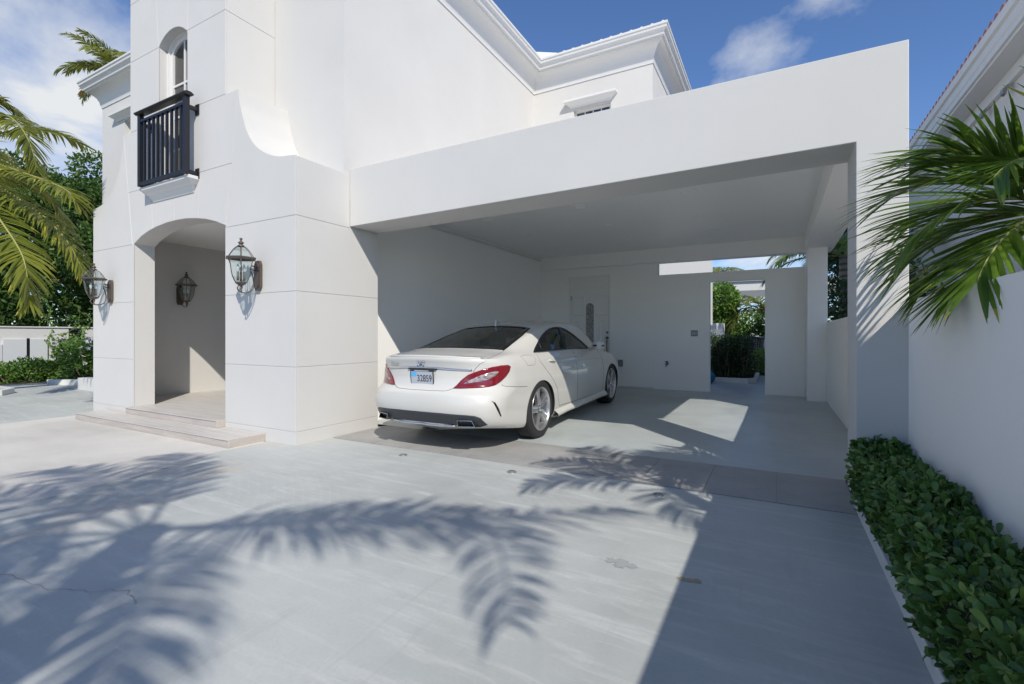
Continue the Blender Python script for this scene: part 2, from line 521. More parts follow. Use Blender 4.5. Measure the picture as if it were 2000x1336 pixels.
# core of the front wall, in two storeys that meet at a joint
e_ = .0045
low = [(-8.56+e_, 0)] + [(-7.40, 0)] + ARCH + [(-5.357, 0), (-4.17-e_, 0), (-4.17-e_, 2.885)] + [(x-e_*.7, z-e_*.7) for x, z in FLARE[::-1][1:]] + [(-5.357-e_, 3.776)] \
      + [(WIN[1], 3.776), (WIN[1], WIN[2]), (WIN[0], WIN[2]), (WIN[0], 3.776), (XUL+e_, 3.776)] + [(x+e_*.7, z-e_*.7) for x, z in FLARE_L]
MB().prism(low, YC, YF+.245, 'y').build('front_wall', M['stucco'], house)
up = [(XUL+e_, 3.776), (WIN[0], 3.776)] + win_arch + [(WIN[1], 3.776), (XUR-e_, 3.776), (XUR-e_, 8.2), (XUL+e_, 8.2)]
MB().prism(up, YC, YF+.245, 'y').build('front_wall', M['stucco'], house)
# flares run back to the house
MB().prism([(-5.40, 2.57), (-4.17-e_, 2.57), (-4.17-e_, 2.888)]+[(x-.005, z-.003) for x, z in FLARE[::-1][1:]]+[(-5.40, 3.776)], YF+.243, 3.80, 'y').build('flare_wall', M['stucco'], house)
MB().prism([(-7.44, 2.57), (-8.56+e_, 2.57), (-8.56+e_, 2.855)]+[(x+.005, z-.003) for x, z in FLARE_L[::-1][1:]]+[(-7.44, 3.776)], YF+.243, 4.55, 'y').build('flare_wall', M['stucco'], house)
# side walls of the porch block
MB().box(-4.40, -4.17-e_, YF+.243, 4.262, 0, 2.60).build('side_wall', M['stucco'], house)
MB().box(-8.56+e_, -8.40, YF+.243, 7.2, 0, 2.60).build('side_wall', M['stucco'], house)
MB().box(-8.40, -4.75, 7.0, 7.2, 0, 2.60).build('porch_back_wall', M['stucco'], house)
MB().box(-8.40, -4.52, YF+.243, 7.0, 2.56, 2.72).build('porch_ceiling', M['ceiling'], house)
# upper tower
MB().box(XUR-.25, XUR-e_, YF+.243, 4.2, 3.3, 8.2).build('tower_side_wall', M['stucco'], house)
MB().box(XUL+e_, XUL+.25, YF+.243, 4.6, 2.72, 8.2).build('tower_side_wall', M['stucco'], house)
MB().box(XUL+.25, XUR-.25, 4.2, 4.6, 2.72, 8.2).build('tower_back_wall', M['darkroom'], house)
# upper floor over the carport, and the rear block
UW = MB()
UW.box(XUR-.02, -4.172, 3.752, 3.95, 2.60, 5.95)
UW.build('upper_front_wall', M['stucco'], house)
MB().box(-4.45, -4.172, 3.95, 8.7, 2.905, 5.95).build('upper_side_wall', M['stucco'], house)
# rear block wall with a window hole
rb = [(-4.3, 2.72), (-1.88, 2.72), (-1.88, 5.95), (-4.3, 5.95)]
wx0, wx1, wz0, wz1 = -3.338, -2.625, 4.25, 5.32
MB().prism([(-4.172, 2.905), (wx0, 2.905), (wx0, 5.95), (-4.172, 5.95)], 8.48, 8.7, 'y').build('rear_block_wall', M['stucco'], house)
MB().prism([(wx1, 2.905), (-1.88, 2.905), (-1.88, 5.95), (wx1, 5.95)], 8.48, 8.7, 'y').build('rear_block_wall', M['stucco'], house)
MB().box(wx0, wx1, 8.48, 8.7, 2.905, wz0).build('rear_block_wall', M['stucco'], house)
MB().box(wx0, wx1, 8.48, 8.7, wz1, 5.95).build('rear_block_wall', M['stucco'], house)
MB().box(-2.1, -1.88, 8.70, 11.0, 2.905, 5.95).build('rear_block_side_wall', M['stucco'], house)
# left wing
MB().box(-11.9, -11.65, 4.52, 12.0, 0, 5.80).build('wing_side_wall', M['stucco'], house)
lwx0, lwx1, lwz0, lwz1 = -10.98, -10.1, 4.90, 5.23
MB().box(-11.65, lwx0, 4.52, 4.76, 0, 5.80).build('wing_wall', M['stucco'], house)
MB().box(lwx0, lwx1, 4.52, 4.76, 0, lwz0).build('wing_wall', M['stucco'], house)
MB().box(lwx0, lwx1, 4.52, 4.76, lwz1, 5.80).build('wing_wall', M['stucco'], house)
MB().box(lwx1, -8.562, 4.52, 4.76, 0, 5.80).build('wing_wall', M['stucco'], house)
MB().box(-8.562, XUL+.02, 4.555, 4.76, 2.73, 5.80).build('wing_wall', M['stucco'], house)

# --- cut stucco panels, each its own piece
def panel(poly, axis='y', a=None, t=.010, inset=.0024):
    """shrink the outline by half a joint and stand it proud of the core"""
    n = len(poly)
    ar = sum(poly[i][0]*poly[(i+1) % n][1]-poly[(i+1) % n][0]*poly[i][1] for i in range(n))
    if ar < 0: poly = poly[::-1]
    out = []
    for i in range(n):
        p0 = Vector(poly[i-1]); p1 = Vector(poly[i]); p2 = Vector(poly[(i+1) % n])
        d1 = (p1-p0).normalized(); d2 = (p2-p1).normalized()
        n1 = Vector((-d1.y, d1.x)); n2 = Vector((-d2.y, d2.x))
        k = 1+n1.dot(n2)
        q = p1+(n1+n2)*(inset/max(k, .4))
        out.append((q.x, q.y))
    m = MB()
    m.prism(out, a, a+t, axis)
    o = m.build('panel', M['stucco'], house, bevel=.0025)
    return o
def lerpx(p, q, z): return p[0]+(q[0]-p[0])*(z-p[1])/(q[1]-p[1])
C = [0, .139, .783, 1.54, 2.295]
E_ = .0024   # outer arrises stay on the wall line
for k in range(4):
    z0, z1 = C[k]-(E_ if k == 0 else 0), C[k+1]
    panel([(-5.357-E_, z0), (-4.17+E_, z0), (-4.17+E_, z1), (-5.357-E_, z1)], 'y', YF)
    panel([(-8.56-E_, z0), (-7.40+E_, z0), (-7.40+E_, z1), (-8.56-E_, z1)], 'y', YF)
    panel([(YF+.010, z0), (4.262+E_, z0), (4.262+E_, z1), (YF+.010, z1)], 'x', -4.17-.010)
    # inner faces of the arch jambs
sl = [(-5.345, 2.295), (-5.112, 3.776)]; sm = [(2*CM-x, z) for x, z in sl]
panel([sl[0], (-4.17+E_, 2.295)]+[(x+E_*.6, z+E_*.6) for x, z in FLARE[::-1]], 'y', YF)
panel([sm[0], (-8.56-E_, 2.295)]+[(x-E_*.6, z+E_*.6) for x, z in FLARE_L[::-1]], 'y', YF)
panel([(YF+.010, 2.295), (3.83, 2.295), (3.83, 2.888), (YF+.010, 2.888)], 'x', -4.17-.010)
# voussoirs over the arch
vz = 2.99
vx_t = [lerpx(sm[0], sm[1], vz), -6.96, -6.41, -5.865, lerpx(sl[0], sl[1], vz)]
vx_b = [sm[0][0], -6.915, -6.405, -5.895, sl[0][0]]
def arch_z(x):
    for a, b in zip(ARCH, ARCH[1:]):
        if a[0] <= x <= b[0]: return a[1]+(b[1]-a[1])*(x-a[0])/(b[0]-a[0])
    return 2.297
for k in range(4):
    b0 = (max(vx_b[k], -7.40), arch_z(max(vx_b[k], -7.399))); b1 = (min(vx_b[k+1], -5.357), arch_z(min(vx_b[k+1], -5.358)))
    inner = [a for a in ARCH if b0[0]+.02 < a[0] < b1[0]-.02]
    panel([b0]+inner+[b1, (vx_t[k+1], vz), (vx_t[k], vz)], 'y', YF)
panel([(lerpx(sm[0], sm[1], vz), vz), (WIN[0]+E_, vz), (WIN[0]+E_, 3.776), sm[1]], 'y', YF)
panel([(WIN[1]-E_, vz), (lerpx(sl[0], sl[1], vz), vz), sl[1], (WIN[1]-E_, 3.776)], 'y', YF)
panel([(XUL-E_, 3.776), (WIN[0]+E_, 3.776), (WIN[0]+E_, 4.70), (XUL-E_, 4.70)], 'y', YF)
panel([(WIN[1]-E_, 3.776), (XUR+E_, 3.776), (XUR+E_, 4.715), (WIN[1]-E_, 4.715)], 'y', YF)
kx0, kx1 = WIN[0]-.10, WIN[1]+.03
panel([(XUL-E_, 4.70), (WIN[0], 4.70), (kx0+.02, 5.46), (XUL-E_, 5.46)], 'y', YF)
panel([(WIN[1], 4.715), (XUR+E_, 4.715), (XUR+E_, 5.46), (kx1, 5.46)], 'y', YF)
panel([(WIN[0], 4.70)]+[(x, z-E_) for x, z in win_arch[1:-1]]+[(WIN[1], 4.715), (kx1, 5.46), (kx0+.02, 5.46)], 'y', YF)
panel([(XUL-E_, 5.46), (XUR+E_, 5.46), (XUR+E_, 6.3), (XUL-E_, 6.3)], 'y', YF)
for z0, z1 in ((3.776, 4.715), (4.715, 5.46), (5.46, 6.3)):
    panel([(YF+.010, z0), (3.75, z0), (3.75, z1), (YF+.010, z1)], 'x', XUR-.010)

# --- cornice: cove, fascia and gutter lip
PROF = [(.0,.0),(.012,.0),(.012,.03),(.02,.05),(.034,.12),(.065,.19),(.115,.245),(.175,.28),(.20,.285),(.205,.31),(.235,.318),(.24,.35),(.262,.385),(.285,.40),(.29,.44),(.305,.45),(.305,.485),(.28,.49),(.0,.49)]
def cornice(path, z, name='cornice', closed=False, sc=1.0):
    """path: wall-line points (x,y), outside on the right-hand side of travel"""
    n = len(path)
    m = MB(); rows = []
    for i, p in enumerate(path):
        p = Vector(p)
        dirs = []
        if i > 0: dirs.append((p-Vector(path[i-1])).normalized())
        if i < n-1: dirs.append((Vector(path[i+1])-p).normalized())
        nr = [Vector((d.y, -d.x)) for d in dirs]
        if len(nr) == 2:
            mit = (nr[0]+nr[1])/(1+nr[0].dot(nr[1]))
        else: mit = nr[0]
        rows.append([(p.x+mit.x*a*sc, p.y+mit.y*a*sc, z+b*sc) for a, b in PROF])
    base = len(m.v); k = len(PROF)
    for r in rows: m.v += r
    for i in range(n-1):
        for j in range(k-1):
            a = i*k+j
            m.f.append((a, a+k, a+k+1, a+1))
    m.f.append(tuple(range(k))); m.f.append(tuple(range((n-1)*k, n*k))[::-1])
    o = m.build(name, M['trim'], house, True, auto=28)
    return o
cornice([(-5.36, 3.750), (-4.170, 3.750), (-4.170, 8.478), (-1.878, 8.478), (-1.878, 11.0)], 5.815)
cornice([(-11.902, 11.0), (-11.902, 4.518), (-7.48, 4.518)], 5.66)
# roofs
roof_m = mat('white_roof_tile', (.74, .73, .71), .7)
def roof(pts, name='roof', parent=house, m=roof_m):
    b = MB(); n = len(b.v)
    for q in pts:
        k = len(b.v); b.v += [tuple(p) for p in q]; b.f.append(tuple(range(k, k+len(q))))
    return b.build(name, m, parent)
ro = roof([[(-3.88, 3.47, 6.31), (-3.88, 8.19, 6.31), (-6.1, 8.9, 7.5), (-6.1, 5.6, 7.5)],
      [(-3.88, 8.19, 6.31), (-1.59, 8.19, 6.31), (-3.2, 10.2, 7.2), (-6.1, 8.9, 7.5)],
      [(-1.59, 8.19, 6.31), (-1.59, 11.0, 6.31), (-3.2, 11.0, 7.2), (-3.2, 10.2, 7.2)]])
def roof_tiles(p0, p1, n, parent, m, r=.05, up=.02, length=.30, slope=.45, inward=(0, 1)):
    """a course of barrel tiles whose ends show over the eave"""
    p0 = Vector(p0); p1 = Vector(p1)
    base = MB()
    for k in range(7):
        pass
    ring = [(r*math.cos(PI*k/6), r*math.sin(PI*k/6)) for k in range(7)]
    d = (p1-p0).normalized(); iv = Vector((inward[0], inward[1], slope)).normalized()
    me = MB()
    rr = []
    for s in (0, length):
        rr.append([tuple(d*a+Vector((0, 0, 1))*b+iv*s) for a, b in ring])
    me.grid(rr)
    me.v += []
    me.f.append(tuple(range(7)))
    mesh = me.mesh('roof_tile', m, False)
    for i in range(n):
        q = p0+(p1-p0)*((i+.5)/n)+Vector((0, 0, up))
        o = bpy.data.objects.new('roof_tile', mesh); COL.objects.link(o)
        o.parent = parent; o.matrix_parent_inverse = parent.matrix_basis.inverted(); o.location = q
roof_tiles((-3.85, 8.175, 6.295), (-1.56, 8.175, 6.295), 13, ro, roof_m, .032, -.012, .3, .4, (0, 1))
ro2 = roof([[(-12.2, 4.23, 6.15), (-7.5, 4.23, 6.15), (-7.5, 7.5, 7.4), (-9.5, 7.5, 7.4)], [(-12.2, 4.23, 6.15), (-9.5, 7.5, 7.4), (-9.5, 10, 7.4), (-12.2, 11, 6.15)]])

# --- arched upstairs window
def window(name, x0, x1, z0, z1, y, nx, nz, parent, arch=None, fr=.05, mb=.022):
    w = MB()
    outer = [(x0, z0), (x1, z0)] + ([(x1, z1)] if not arch else []) + (arch[::-1] if arch else [(x0, z1)])
    cxm = (x0+x1)/2; czm = (z0+z1)/2
    # frame ring
    def shrink(poly, d):
        n = len(poly); out = []
        for i in range(n):
            p0 = Vector(poly[i-1]); p1 = Vector(poly[i]); p2 = Vector(poly[(i+1) % n])
            a = (p1-p0).normalized(); b = (p2-p1).normalized()
            n1 = Vector((-a.y, a.x)); n2 = Vector((-b.y, b.x))
            q = p1+(n1+n2)*(d/max(1+n1.dot(n2), .3)); out.append((q.x, q.y))
        return out
    inner = shrink(outer, fr)
    f = MB(); n = len(outer)
    for i in range(n):
        j = (i+1) % n
        o0, o1, i0, i1 = outer[i], outer[j], inner[i], inner[j]
        f.quad((o0[0], y, o0[1]), (o1[0], y, o1[1]), (i1[0], y, i1[1]), (i0[0], y, i0[1]))
        f.quad((i0[0], y, i0[1]), (i1[0], y, i1[1]), (i1[0], y+.04, i1[1]), (i0[0], y+.04, i0[1]))
    root = f.build('window', M['trim'], parent)
    mun = MB()
    xi0, xi1, zi0 = x0+fr, x1-fr, z0+fr
    zt = max(p[1] for p in inner)
    for k in range(1, nx):
        xx = xi0+(xi1-xi0)*k/nx
        MB().box(xx-mb/2, xx+mb/2, y+.008, y+.034, zi0, zt-.002).build('glazing_bar', M['trim'], root)
    for k in range(1, nz):
        zz = zi0+((z1-fr)-zi0)*k/nz
        MB().box(xi0, xi1, y+.010, y+.032, zz-mb/2, zz+mb/2).build('glazing_bar', M['trim'], root)
    g_ = MB(); k = len(g_.v); g_.v += [(p[0], y+.024, p[1]) for p in inner]; g_.f.append(tuple(range(len(inner))))
    g_.build('pane', M['pane'], root)
    return root
wa = seg_arch(WIN[0]+.03, WIN[1]-.03, WIN[3]-.03, WIN[4], 14)
window('window', WIN[0]+.03, WIN[1]-.03, WIN[2]+.01, WIN[3], YF+.125, 2, 4, house, wa, .05, .026)
MB().box(WIN[0]-.1, WIN[1]+.1, YF+.36, YF+.37, 2.9, 4.95).build('curtain', M['curtain'], house)
# stepped reveal ring round the arch
ra = seg_arch(WIN[0], WIN[1], WIN[3], WIN[4], 14); rb_ = seg_arch(WIN[0]+.03, WIN[1]-.03, WIN[3]-.03, WIN[4], 14)
rv = MB()
for i in range(14):
    rv.quad((ra[i][0], YF+.10, ra[i][1]), (ra[i+1][0], YF+.10, ra[i+1][1]), (rb_[i+1][0], YF+.095, rb_[i+1][1]), (rb_[i][0], YF+.095, rb_[i][1]))
    rv.quad((rb_[i][0], YF+.095, rb_[i][1]), (rb_[i+1][0], YF+.095, rb_[i+1][1]), (rb_[i+1][0], YF+.125, rb_[i+1][1]), (rb_[i][0], YF+.125, rb_[i][1]))
for xx0, xx1 in ((WIN[0], WIN[0]+.03), (WIN[1]-.03, WIN[1])):
    rv.box(xx0, xx1, YF+.095, YF+.135, 2.97, WIN[3]-.03)
rv.build('window_reveal', M['trim'], house)
# moulded sill below the railing
sill = [(0, 2.775), (.012, 2.775), (.02, 2.80), (.045, 2.835), (.05, 2.85), (.075, 2.862), (.10, 2.895), (.105, 2.90), (.115, 2.905), (.115, 2.94), (0, 2.95)]
sm_ = MB(); rows = []
x0, x1 = -6.98, -5.87
for px, inx in ((x0, 1), (x1, -1)):
    rows.append([(px+inx*(.115-a), YF-a, z) for a, z in sill])
k = len(sill); sm_.v += rows[0]+rows[1]
for j in range(k-1): sm_.f.append((j, j+1, j+1+k, j+k))
ends = MB()
for side, r0 in ((0, rows[0]), (1, rows[1])):
    b0 = len(sm_.v)
    sm_.v += [(p[0], YF+.003, p[2]) for p in r0]
    for j in range(k-1):
        q = (side*k+j, side*k+j+1, b0+j+1, b0+j)
        sm_.f.append(q if side else q[::-1])
sm_.build('sill', M['trim'], house)

# --- black railing of the small balcony
rl = MB(); ry = 3.02
RX0, RX1 = -6.93, -5.90
rail = MB(); rail.prism([(ry-.055, 3.845), (ry-.05, 3.86), (ry-.02, 3.875), (ry+.02, 3.875), (ry+.05, 3.86), (ry+.055, 3.845), (ry+.03, 3.83), (ry-.03, 3.83)], RX0-.06, RX1+.06, 'x')
railing = rail.build('railing', M['black'], house, bevel=.004)
for xx in (RX0, RX1):
    MB().box(xx-.026, xx+.026, ry-.026, ry+.026, 2.945, 3.829).build('post', M['black'], railing, bevel=.003)
MB().box(RX0+.026, RX1-.026, ry-.02, ry+.02, 3.735, 3.765).build('rail', M['black'], railing)
MB().box(RX0+.026, RX1-.026, ry-.022, ry+.022, 2.955, 2.995).build('rail', M['black'], railing)
nb = 9
for k in range(nb):
    xx = RX0+(RX1-RX0)*(k+1)/(nb+1)
    MB().box(xx-.0125, xx+.0125, ry-.0125, ry+.0125, 2.995, 3.735).build('baluster', M['black'], railing)
for xx in (RX0+.01, RX1+.0):
    for zz in (3.72, 2.975):
        bm_ = MB(); bm_.box(xx-.018, xx+.018, ry+.026, YF-.011, zz-.02, zz+.02); bm_.box(xx-.035, xx+.035, YF-.012, YF-.0005, zz-.06, zz+.06)
        bm_.build('bracket', M['black'], railing)

# --- upstairs windows behind the carport and in the wing
window('window', wx0, wx1, wz0, wz1, 8.54, 4, 6, house, None, .04, .018)
MB().box(wx0-.05, wx1+.05, 8.72, 8.73, wz0-.05, wz1+.05).build('dark_backing', M['darkroom'], house)  # near-black sheet standing in for the unlit room behind the panes
hd = [(0, 0), (.02, 0), (.03, .03), (.07, .06), (.10, .085), (.12, .09), (.12, .13), (0, .13)]
def header(x0, x1, y, z):
    m = MB(); k = len(hd); a = [(x0+.12-d, y-d, z+h) for d, h in hd]; b = [(x1-.12+d, y-d, z+h) for d, h in hd]
    m.v += a+b+[(p[0], y, p[2]) for p in a]+[(p[0], y, p[2]) for p in b]
    for j in range(k-1):
        m.f += [(j, j+k, j+k+1, j+1), (j+1, j+1+2*k, j+2*k, j)[::-1], (j+k, j+3*k, j+1+3*k, j+1+k)]
    return m.build('window_header', M['trim'], house)
header(-3.50, -2.50, 8.478, 5.36)
header(-11.36, -9.8, 4.518, 5.25)
window('window', lwx0, lwx1, lwz0, lwz1, 4.62, 3, 2, house, None, .03, .018)
MB().box(lwx0-.05, lwx1+.05, 4.80, 4.81, lwz0-.05, lwz1+.05).build('dark_backing', M['darkroom'], house)  # dark sheet in place of the unlit wing room

# --- steps up to the porch
steps = empty('porch_steps', (-6.4, 2.9, 0))
tag(steps, 'two low beige tiled steps in front of the arched porch', 'steps')
MB().box(-8.02, -4.648, 2.758, YF-.002, .0052, .078).build('step', M['steptile'], steps, bevel=.004)
xx = -8.02
for w in (1.12, 1.12, 1.132):
    MB().box(xx+.002, xx+w-.002, 2.75, YF-.003, .0785, .086).build('tread_tile', M['steptop'], steps, bevel=.002)
    xx += w
MB().box(-7.398, -5.359, YF-.09, YF+.3, .0865, .158).build('step', M['steptile'], steps, bevel=.004)
xx = -7.40
for w in (1.02, 1.02):
    MB().box(xx+.003, xx+w-.003, YF-.1, YF+.24, .1585, .166).build('tread_tile', M['steptop'], steps, bevel=.002)
    xx += w
pf = MB(); pf.quad((-8.40, YF+.24, .164), (-4.52, YF+.24, .164), (-4.52, 7.0, .164), (-8.40, 7.0, .164))
tag(pf.build('porch_floor', M['steptop']), kind='structure')
# raised planter edge left of the tower
lw = MB().box(-12.4, -8.9, 4.30, 4.515, 0, .24).build('planter_wall', M['kerb'], bevel=.006)
tag(lw, 'low white planter wall at the left foot of the house', 'wall')
# ------------------------------------------------------------------ carport
carport = empty('carport', (-1.9, 6.5, 0))
tag(carport, 'white flat-roofed carport beside the house with the car in it', 'carport')
MB().prism([(-4.168, 2.313), (.454, 2.361), (.454, 0), (.726, 0), (.726, 2.953), (-4.168, 2.953)], 3.832, 4.262, 'y').build('front_beam', M['stucco'], carport, bevel=.005)
MB().box(-4.74, .80, 4.2625, 9.75, 2.775, 2.90).build('ceiling', M['ceiling'], carport)
MB().box(.41, .80, 4.263, 9.46, 2.49, 2.7745).build('side_beam', M['shadewhite'], carport, bevel=.004)
MB().box(-4.507, .80, 9.462, 9.72, 2.505, 2.7745).build('rear_beam', M['shadewhite'], carport, bevel=.004)
MB().box(.43, .703, 9.0, 9.543, .0, 2.4895).build('rear_post', M['shadewhite'], carport, bevel=.006)
MB().box(.691, .84, 4.263, 9.7, 0, 1.308).build('side_wall', M['shadewhite'], carport, bevel=.006)
MB().box(-4.75, -4.508, 4.264, 9.72, 0, 2.774).build('left_wall', M['shadewhite'], carport)
# a thin moulding along the top of the left wall
MB().box(-4.508, -4.488, 4.264, 9.46, 2.70, 2.74).build('moulding', M['trim'], carport)
# rear wall: house part with door hole, garden part with opening
DX0, DX1, DZ = -3.857, -2.976, 2.09
TZ = 2.323
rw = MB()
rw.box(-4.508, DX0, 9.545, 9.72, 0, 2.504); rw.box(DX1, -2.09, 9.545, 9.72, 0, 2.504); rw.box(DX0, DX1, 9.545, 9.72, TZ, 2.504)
rw.build('rear_wall', M['shadewhite'], carport)
OX0, OX1, OZ = -1.083, -.179, 2.09
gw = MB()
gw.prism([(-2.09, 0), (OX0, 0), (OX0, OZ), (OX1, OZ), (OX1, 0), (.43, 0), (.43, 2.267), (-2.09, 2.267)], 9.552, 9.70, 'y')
gw.build('garden_wall', M['shadewhite'], carport, bevel=.004)
MB().box(-2.091, -2.02, 9.556, 9.695, 2.267, 2.503).build('wall_end', M['shadewhite'], carport)
# skirting line
for a, b in ((-4.50, DX0-.03), (DX1+.03, -2.10)):
    MB().box(a, b, 9.537, 9.546, .055, .085).build('skirting', M['trim'], carport)
# recessed ceiling lights
for j, yy in enumerate((5.9, 7.1, 8.29)):
    for i, xx in enumerate((-.90, -2.25, -3.63)):
        c = (xx, yy, 2.775)
        l = MB().lathe([(.092, -.001), (.092, -.006), (.085, -.010), (.072, -.009), (.066, -.002), (.064, .02)], c, 24).build('ceiling_light', M['ceiling'], carport, True)
        MB().lathe([(.064, -.0015), (.03, -.0025), (.0, -.003)], c, 24).build('lens', M['ceiling'], l, True)

# --- white panelled door
door = MB().box(DX0+.03, DX1-.03, 9.585, 9.628, .06, DZ-.03).build('door', M['door'], carport)
for a in ((DX0, DX0+.03), (DX1-.03, DX1)):
    MB().box(a[0], a[1], 9.575, 9.64, .05, DZ).build('door_jamb', M['door'], carport)
MB().box(DX0+.03, DX1-.03, 9.575, 9.64, DZ-.03, DZ).build('door_head', M['door'], carport)
MB().box(DX0, DX1, 9.575, 9.64, DZ+.002, TZ).build('transom_panel', M['door'], carport)
gcx = (-3.497-3.329)/2
def ring(x0, x1, z0, z1, y, w, t, parent, arch=False):
    poly_o = [(x0, z0), (x1, z0)] + (arc(gcx, z1, (x1-x0)/2, 0, PI, 12) if arch else [(x1, z1), (x0, z1)])
    cx_, cz_ = (x0+x1)/2, (z0+z1)/2
    poly_i = [(x0+w, z0+w), (x1-w, z0+w)] + (arc(gcx, z1, (x1-x0)/2-w, 0, PI, 12) if arch else [(x1-w, z1-w), (x0+w, z1-w)])
    m = MB(); n = len(poly_o)
    for i in range(n):
        j = (i+1) % n
        a, b, c, d = poly_o[i], poly_o[j], poly_i[j], poly_i[i]
        m.quad((a[0], y-t*.3, a[1]), (b[0], y-t*.3, b[1]), ((b[0]+c[0])/2, y-t, (b[1]+c[1])/2), ((a[0]+d[0])/2, y-t, (a[1]+d[1])/2))
        m.quad(((a[0]+d[0])/2, y-t, (a[1]+d[1])/2), ((b[0]+c[0])/2, y-t, (b[1]+c[1])/2), (c[0], y-t*.3, c[1]), (d[0], y-t*.3, d[1]))
        m.quad((a[0], y, a[1]), (b[0], y, b[1]), (b[0], y-t*.3, b[1]), (a[0], y-t*.3, a[1]))
        m.quad((d[0], y-t*.3, d[1]), (c[0], y-t*.3, c[1]), (c[0], y, c[1]), (d[0], y, d[1]))
    return m.build('door_moulding', M['door'], parent)
ring(gcx-.115, gcx+.115, .62, 1.685, 9.585, .032, .012, door, True)
gl_poly = [(gcx-.084, .65), (gcx+.084, .65)]+arc(gcx, 1.687, .084, 0, PI, 12)
lead = mat('leaded_glass', (.16, .17, .165), .25)
tl = NT(lead); wv_ = tl.n('ShaderNodeTexVoronoi', {'Vector': tl.mapping(tl.pos(), (1, 1, .7)), 'Scale': 26}, feature='DISTANCE_TO_EDGE').outputs['Distance']
tl.color(tl.ramp(wv_, [(.02, (.45, .45, .44)), (.10, (.22, .23, .225))])); tl.bump(wv_, .5, .004)
MB().prism(gl_poly, 9.578, 9.5846, 'y').build('glass_panel', lead, door)
for sx in (-1, 1):
    ring(gcx+sx*.29-.085, gcx+sx*.29+.085, .22, 1.42, 9.585, .03, .011, door)
    ring(gcx+sx*.245-.13, gcx+sx*.245+.13, 1.52, 1.93, 9.585, .03, .011, door)
MB().tube([(-3.04, 9.584, 1.16), (-3.04, 9.565, 1.16)], .024, 12).build('deadbolt', M['brass'], door, True)
hd_ = MB(); hd_.tube([(-3.04, 9.584, 1.05), (-3.04, 9.545, 1.05)], [.03, .026], 12)
hd_.tube([(-3.04, 9.57, 1.0), (-3.04, 9.54, .96), (-3.035, 9.525, .88), (-3.035, 9.545, .79), (-3.035, 9.575, .76)], [.014, .016, .013, .012, .016], 10)
hd_.build('handle', M['brass'], door, True)
for zz in (1.883, 1.1, .35):
    MB().box(DX0+.022, DX0+.036, 9.57, 9.584, zz-.05, zz+.05).build('hinge', M['greymetal'], door)
# switch plate, socket and tap on the rear walls
sw = empty('switch_plate', (-1.351, 9.552, 1.138))
MB().box(-1.412, -1.290, 9.544, 9.5515, 1.083, 1.194).build('plate', M['greyplate'], sw, bevel=.003)
for k in range(3):
    MB().box(-1.398+k*.034, -1.398+k*.034+.027, 9.539, 9.5435, 1.105, 1.172).build('rocker', M['greymetal'], sw, bevel=.002)
tag(sw, 'grey triple switch plate beside the garden opening', 'switch')
so = empty('wall_socket', (-2.753, 9.545, .543))
MB().box(-2.80, -2.706, 9.52, 9.5445, .475, .61).build('box', M['greyplate'], so, bevel=.005)
MB().box(-2.792, -2.714, 9.513, 9.5195, .485, .60).build('cover', M['greymetal'], so, bevel=.003)
tag(so, 'grey weatherproof socket box on the wall in front of the car', 'socket')
tp = empty('garden_tap', (-1.844, 9.552, .549))
MB().lathe([(.0, -.003), (.03, -.003), (.03, -.008), (.012, -.012)], (-1.844, 9.553, .56), 14, 'y').build('flange', M['brass'], tp, True)
MB().tube([(-1.844, 9.551, .56), (-1.844, 9.48, .56), (-1.844, 9.455, .54), (-1.844, 9.45, .505)], .011, 8).build('spout', M['brass'], tp, True)
MB().tube([(-1.844, 9.49, .57), (-1.844, 9.49, .60)], .006, 6).build('stem', M['brass'], tp, True)
MB().tube([(-1.875, 9.49, .602), (-1.813, 9.49, .602)], .007, 6).build('tap_handle', M['black'], tp, True)
tag(tp, 'small metal garden tap low on the rear wall', 'tap')

# ------------------------------------------------------------------ boundary wall and neighbour
bw = MB().box(.722, .868, -7.0, 3.83, 0, 1.318).build('boundary_wall', M['wallwhite'], bevel=.006)
tag(bw, 'tall white garden wall behind the clipped hedge on the right', 'wall')
nbr = empty('neighbour_house', (5.0, 10, 0))
tag(nbr, 'neighbouring cream house with red roof tiles behind the fan of palm leaves', 'house')
MB().box(3.05, 8, 4.57, 17, 0, 5.36).build('wall', M['nbwall'], nbr)
ns = MB()
ns.box(2.70, 3.06, 4.37, 17.2, 4.98, 5.06)
ns.build('soffit', M['trim'], nbr)
MB().box(2.98, 3.049, 4.5, 17.0, 4.80, 4.979).build('frieze_board', M['trim'], nbr)
fs = MB(); fs.prism([(2.66, 5.02), (2.70, 5.02), (2.70, 5.36), (2.58, 5.36), (2.58, 5.33), (2.60, 5.26), (2.64, 5.24), (2.64, 5.12), (2.66, 5.10)], 4.37, 17.2, 'y')
fs.build('gutter', M['trim'], nbr)
terra = mat('terracotta', (.36, .15, .10), .75)
nr = roof([[(2.62, 4.3, 5.38), (2.62, 17.2, 5.38), (5.6, 17.2, 6.9), (5.6, 7, 6.9)], [(2.62, 4.3, 5.38), (5.6, 7, 6.9), (8.6, 4.3, 5.38)], [(8.6, 4.3, 5.38), (5.6, 7, 6.9), (5.6, 17.2, 6.9), (8.6, 17.2, 5.38)], [(2.62, 17.2, 5.38), (5.6, 17.2, 6.9), (8.6, 17.2, 5.38)]], 'roof', nbr, terra)
roof_tiles((2.60, 4.4, 5.37), (2.60, 17.1, 5.37), 64, nr, terra, .085, .0, .35, .5, (1, 0))
for k, yy in enumerate((9.75, 10.6)):
    lt = MB(); lt.prism([(2.98, 4.79), (2.92, 4.74), (2.92, 4.67), (2.96, 4.65)], yy-.05, yy+.05, 'y')
    lt.build('flood_lamp', M['greymetal'], nbr)
nw = MB()
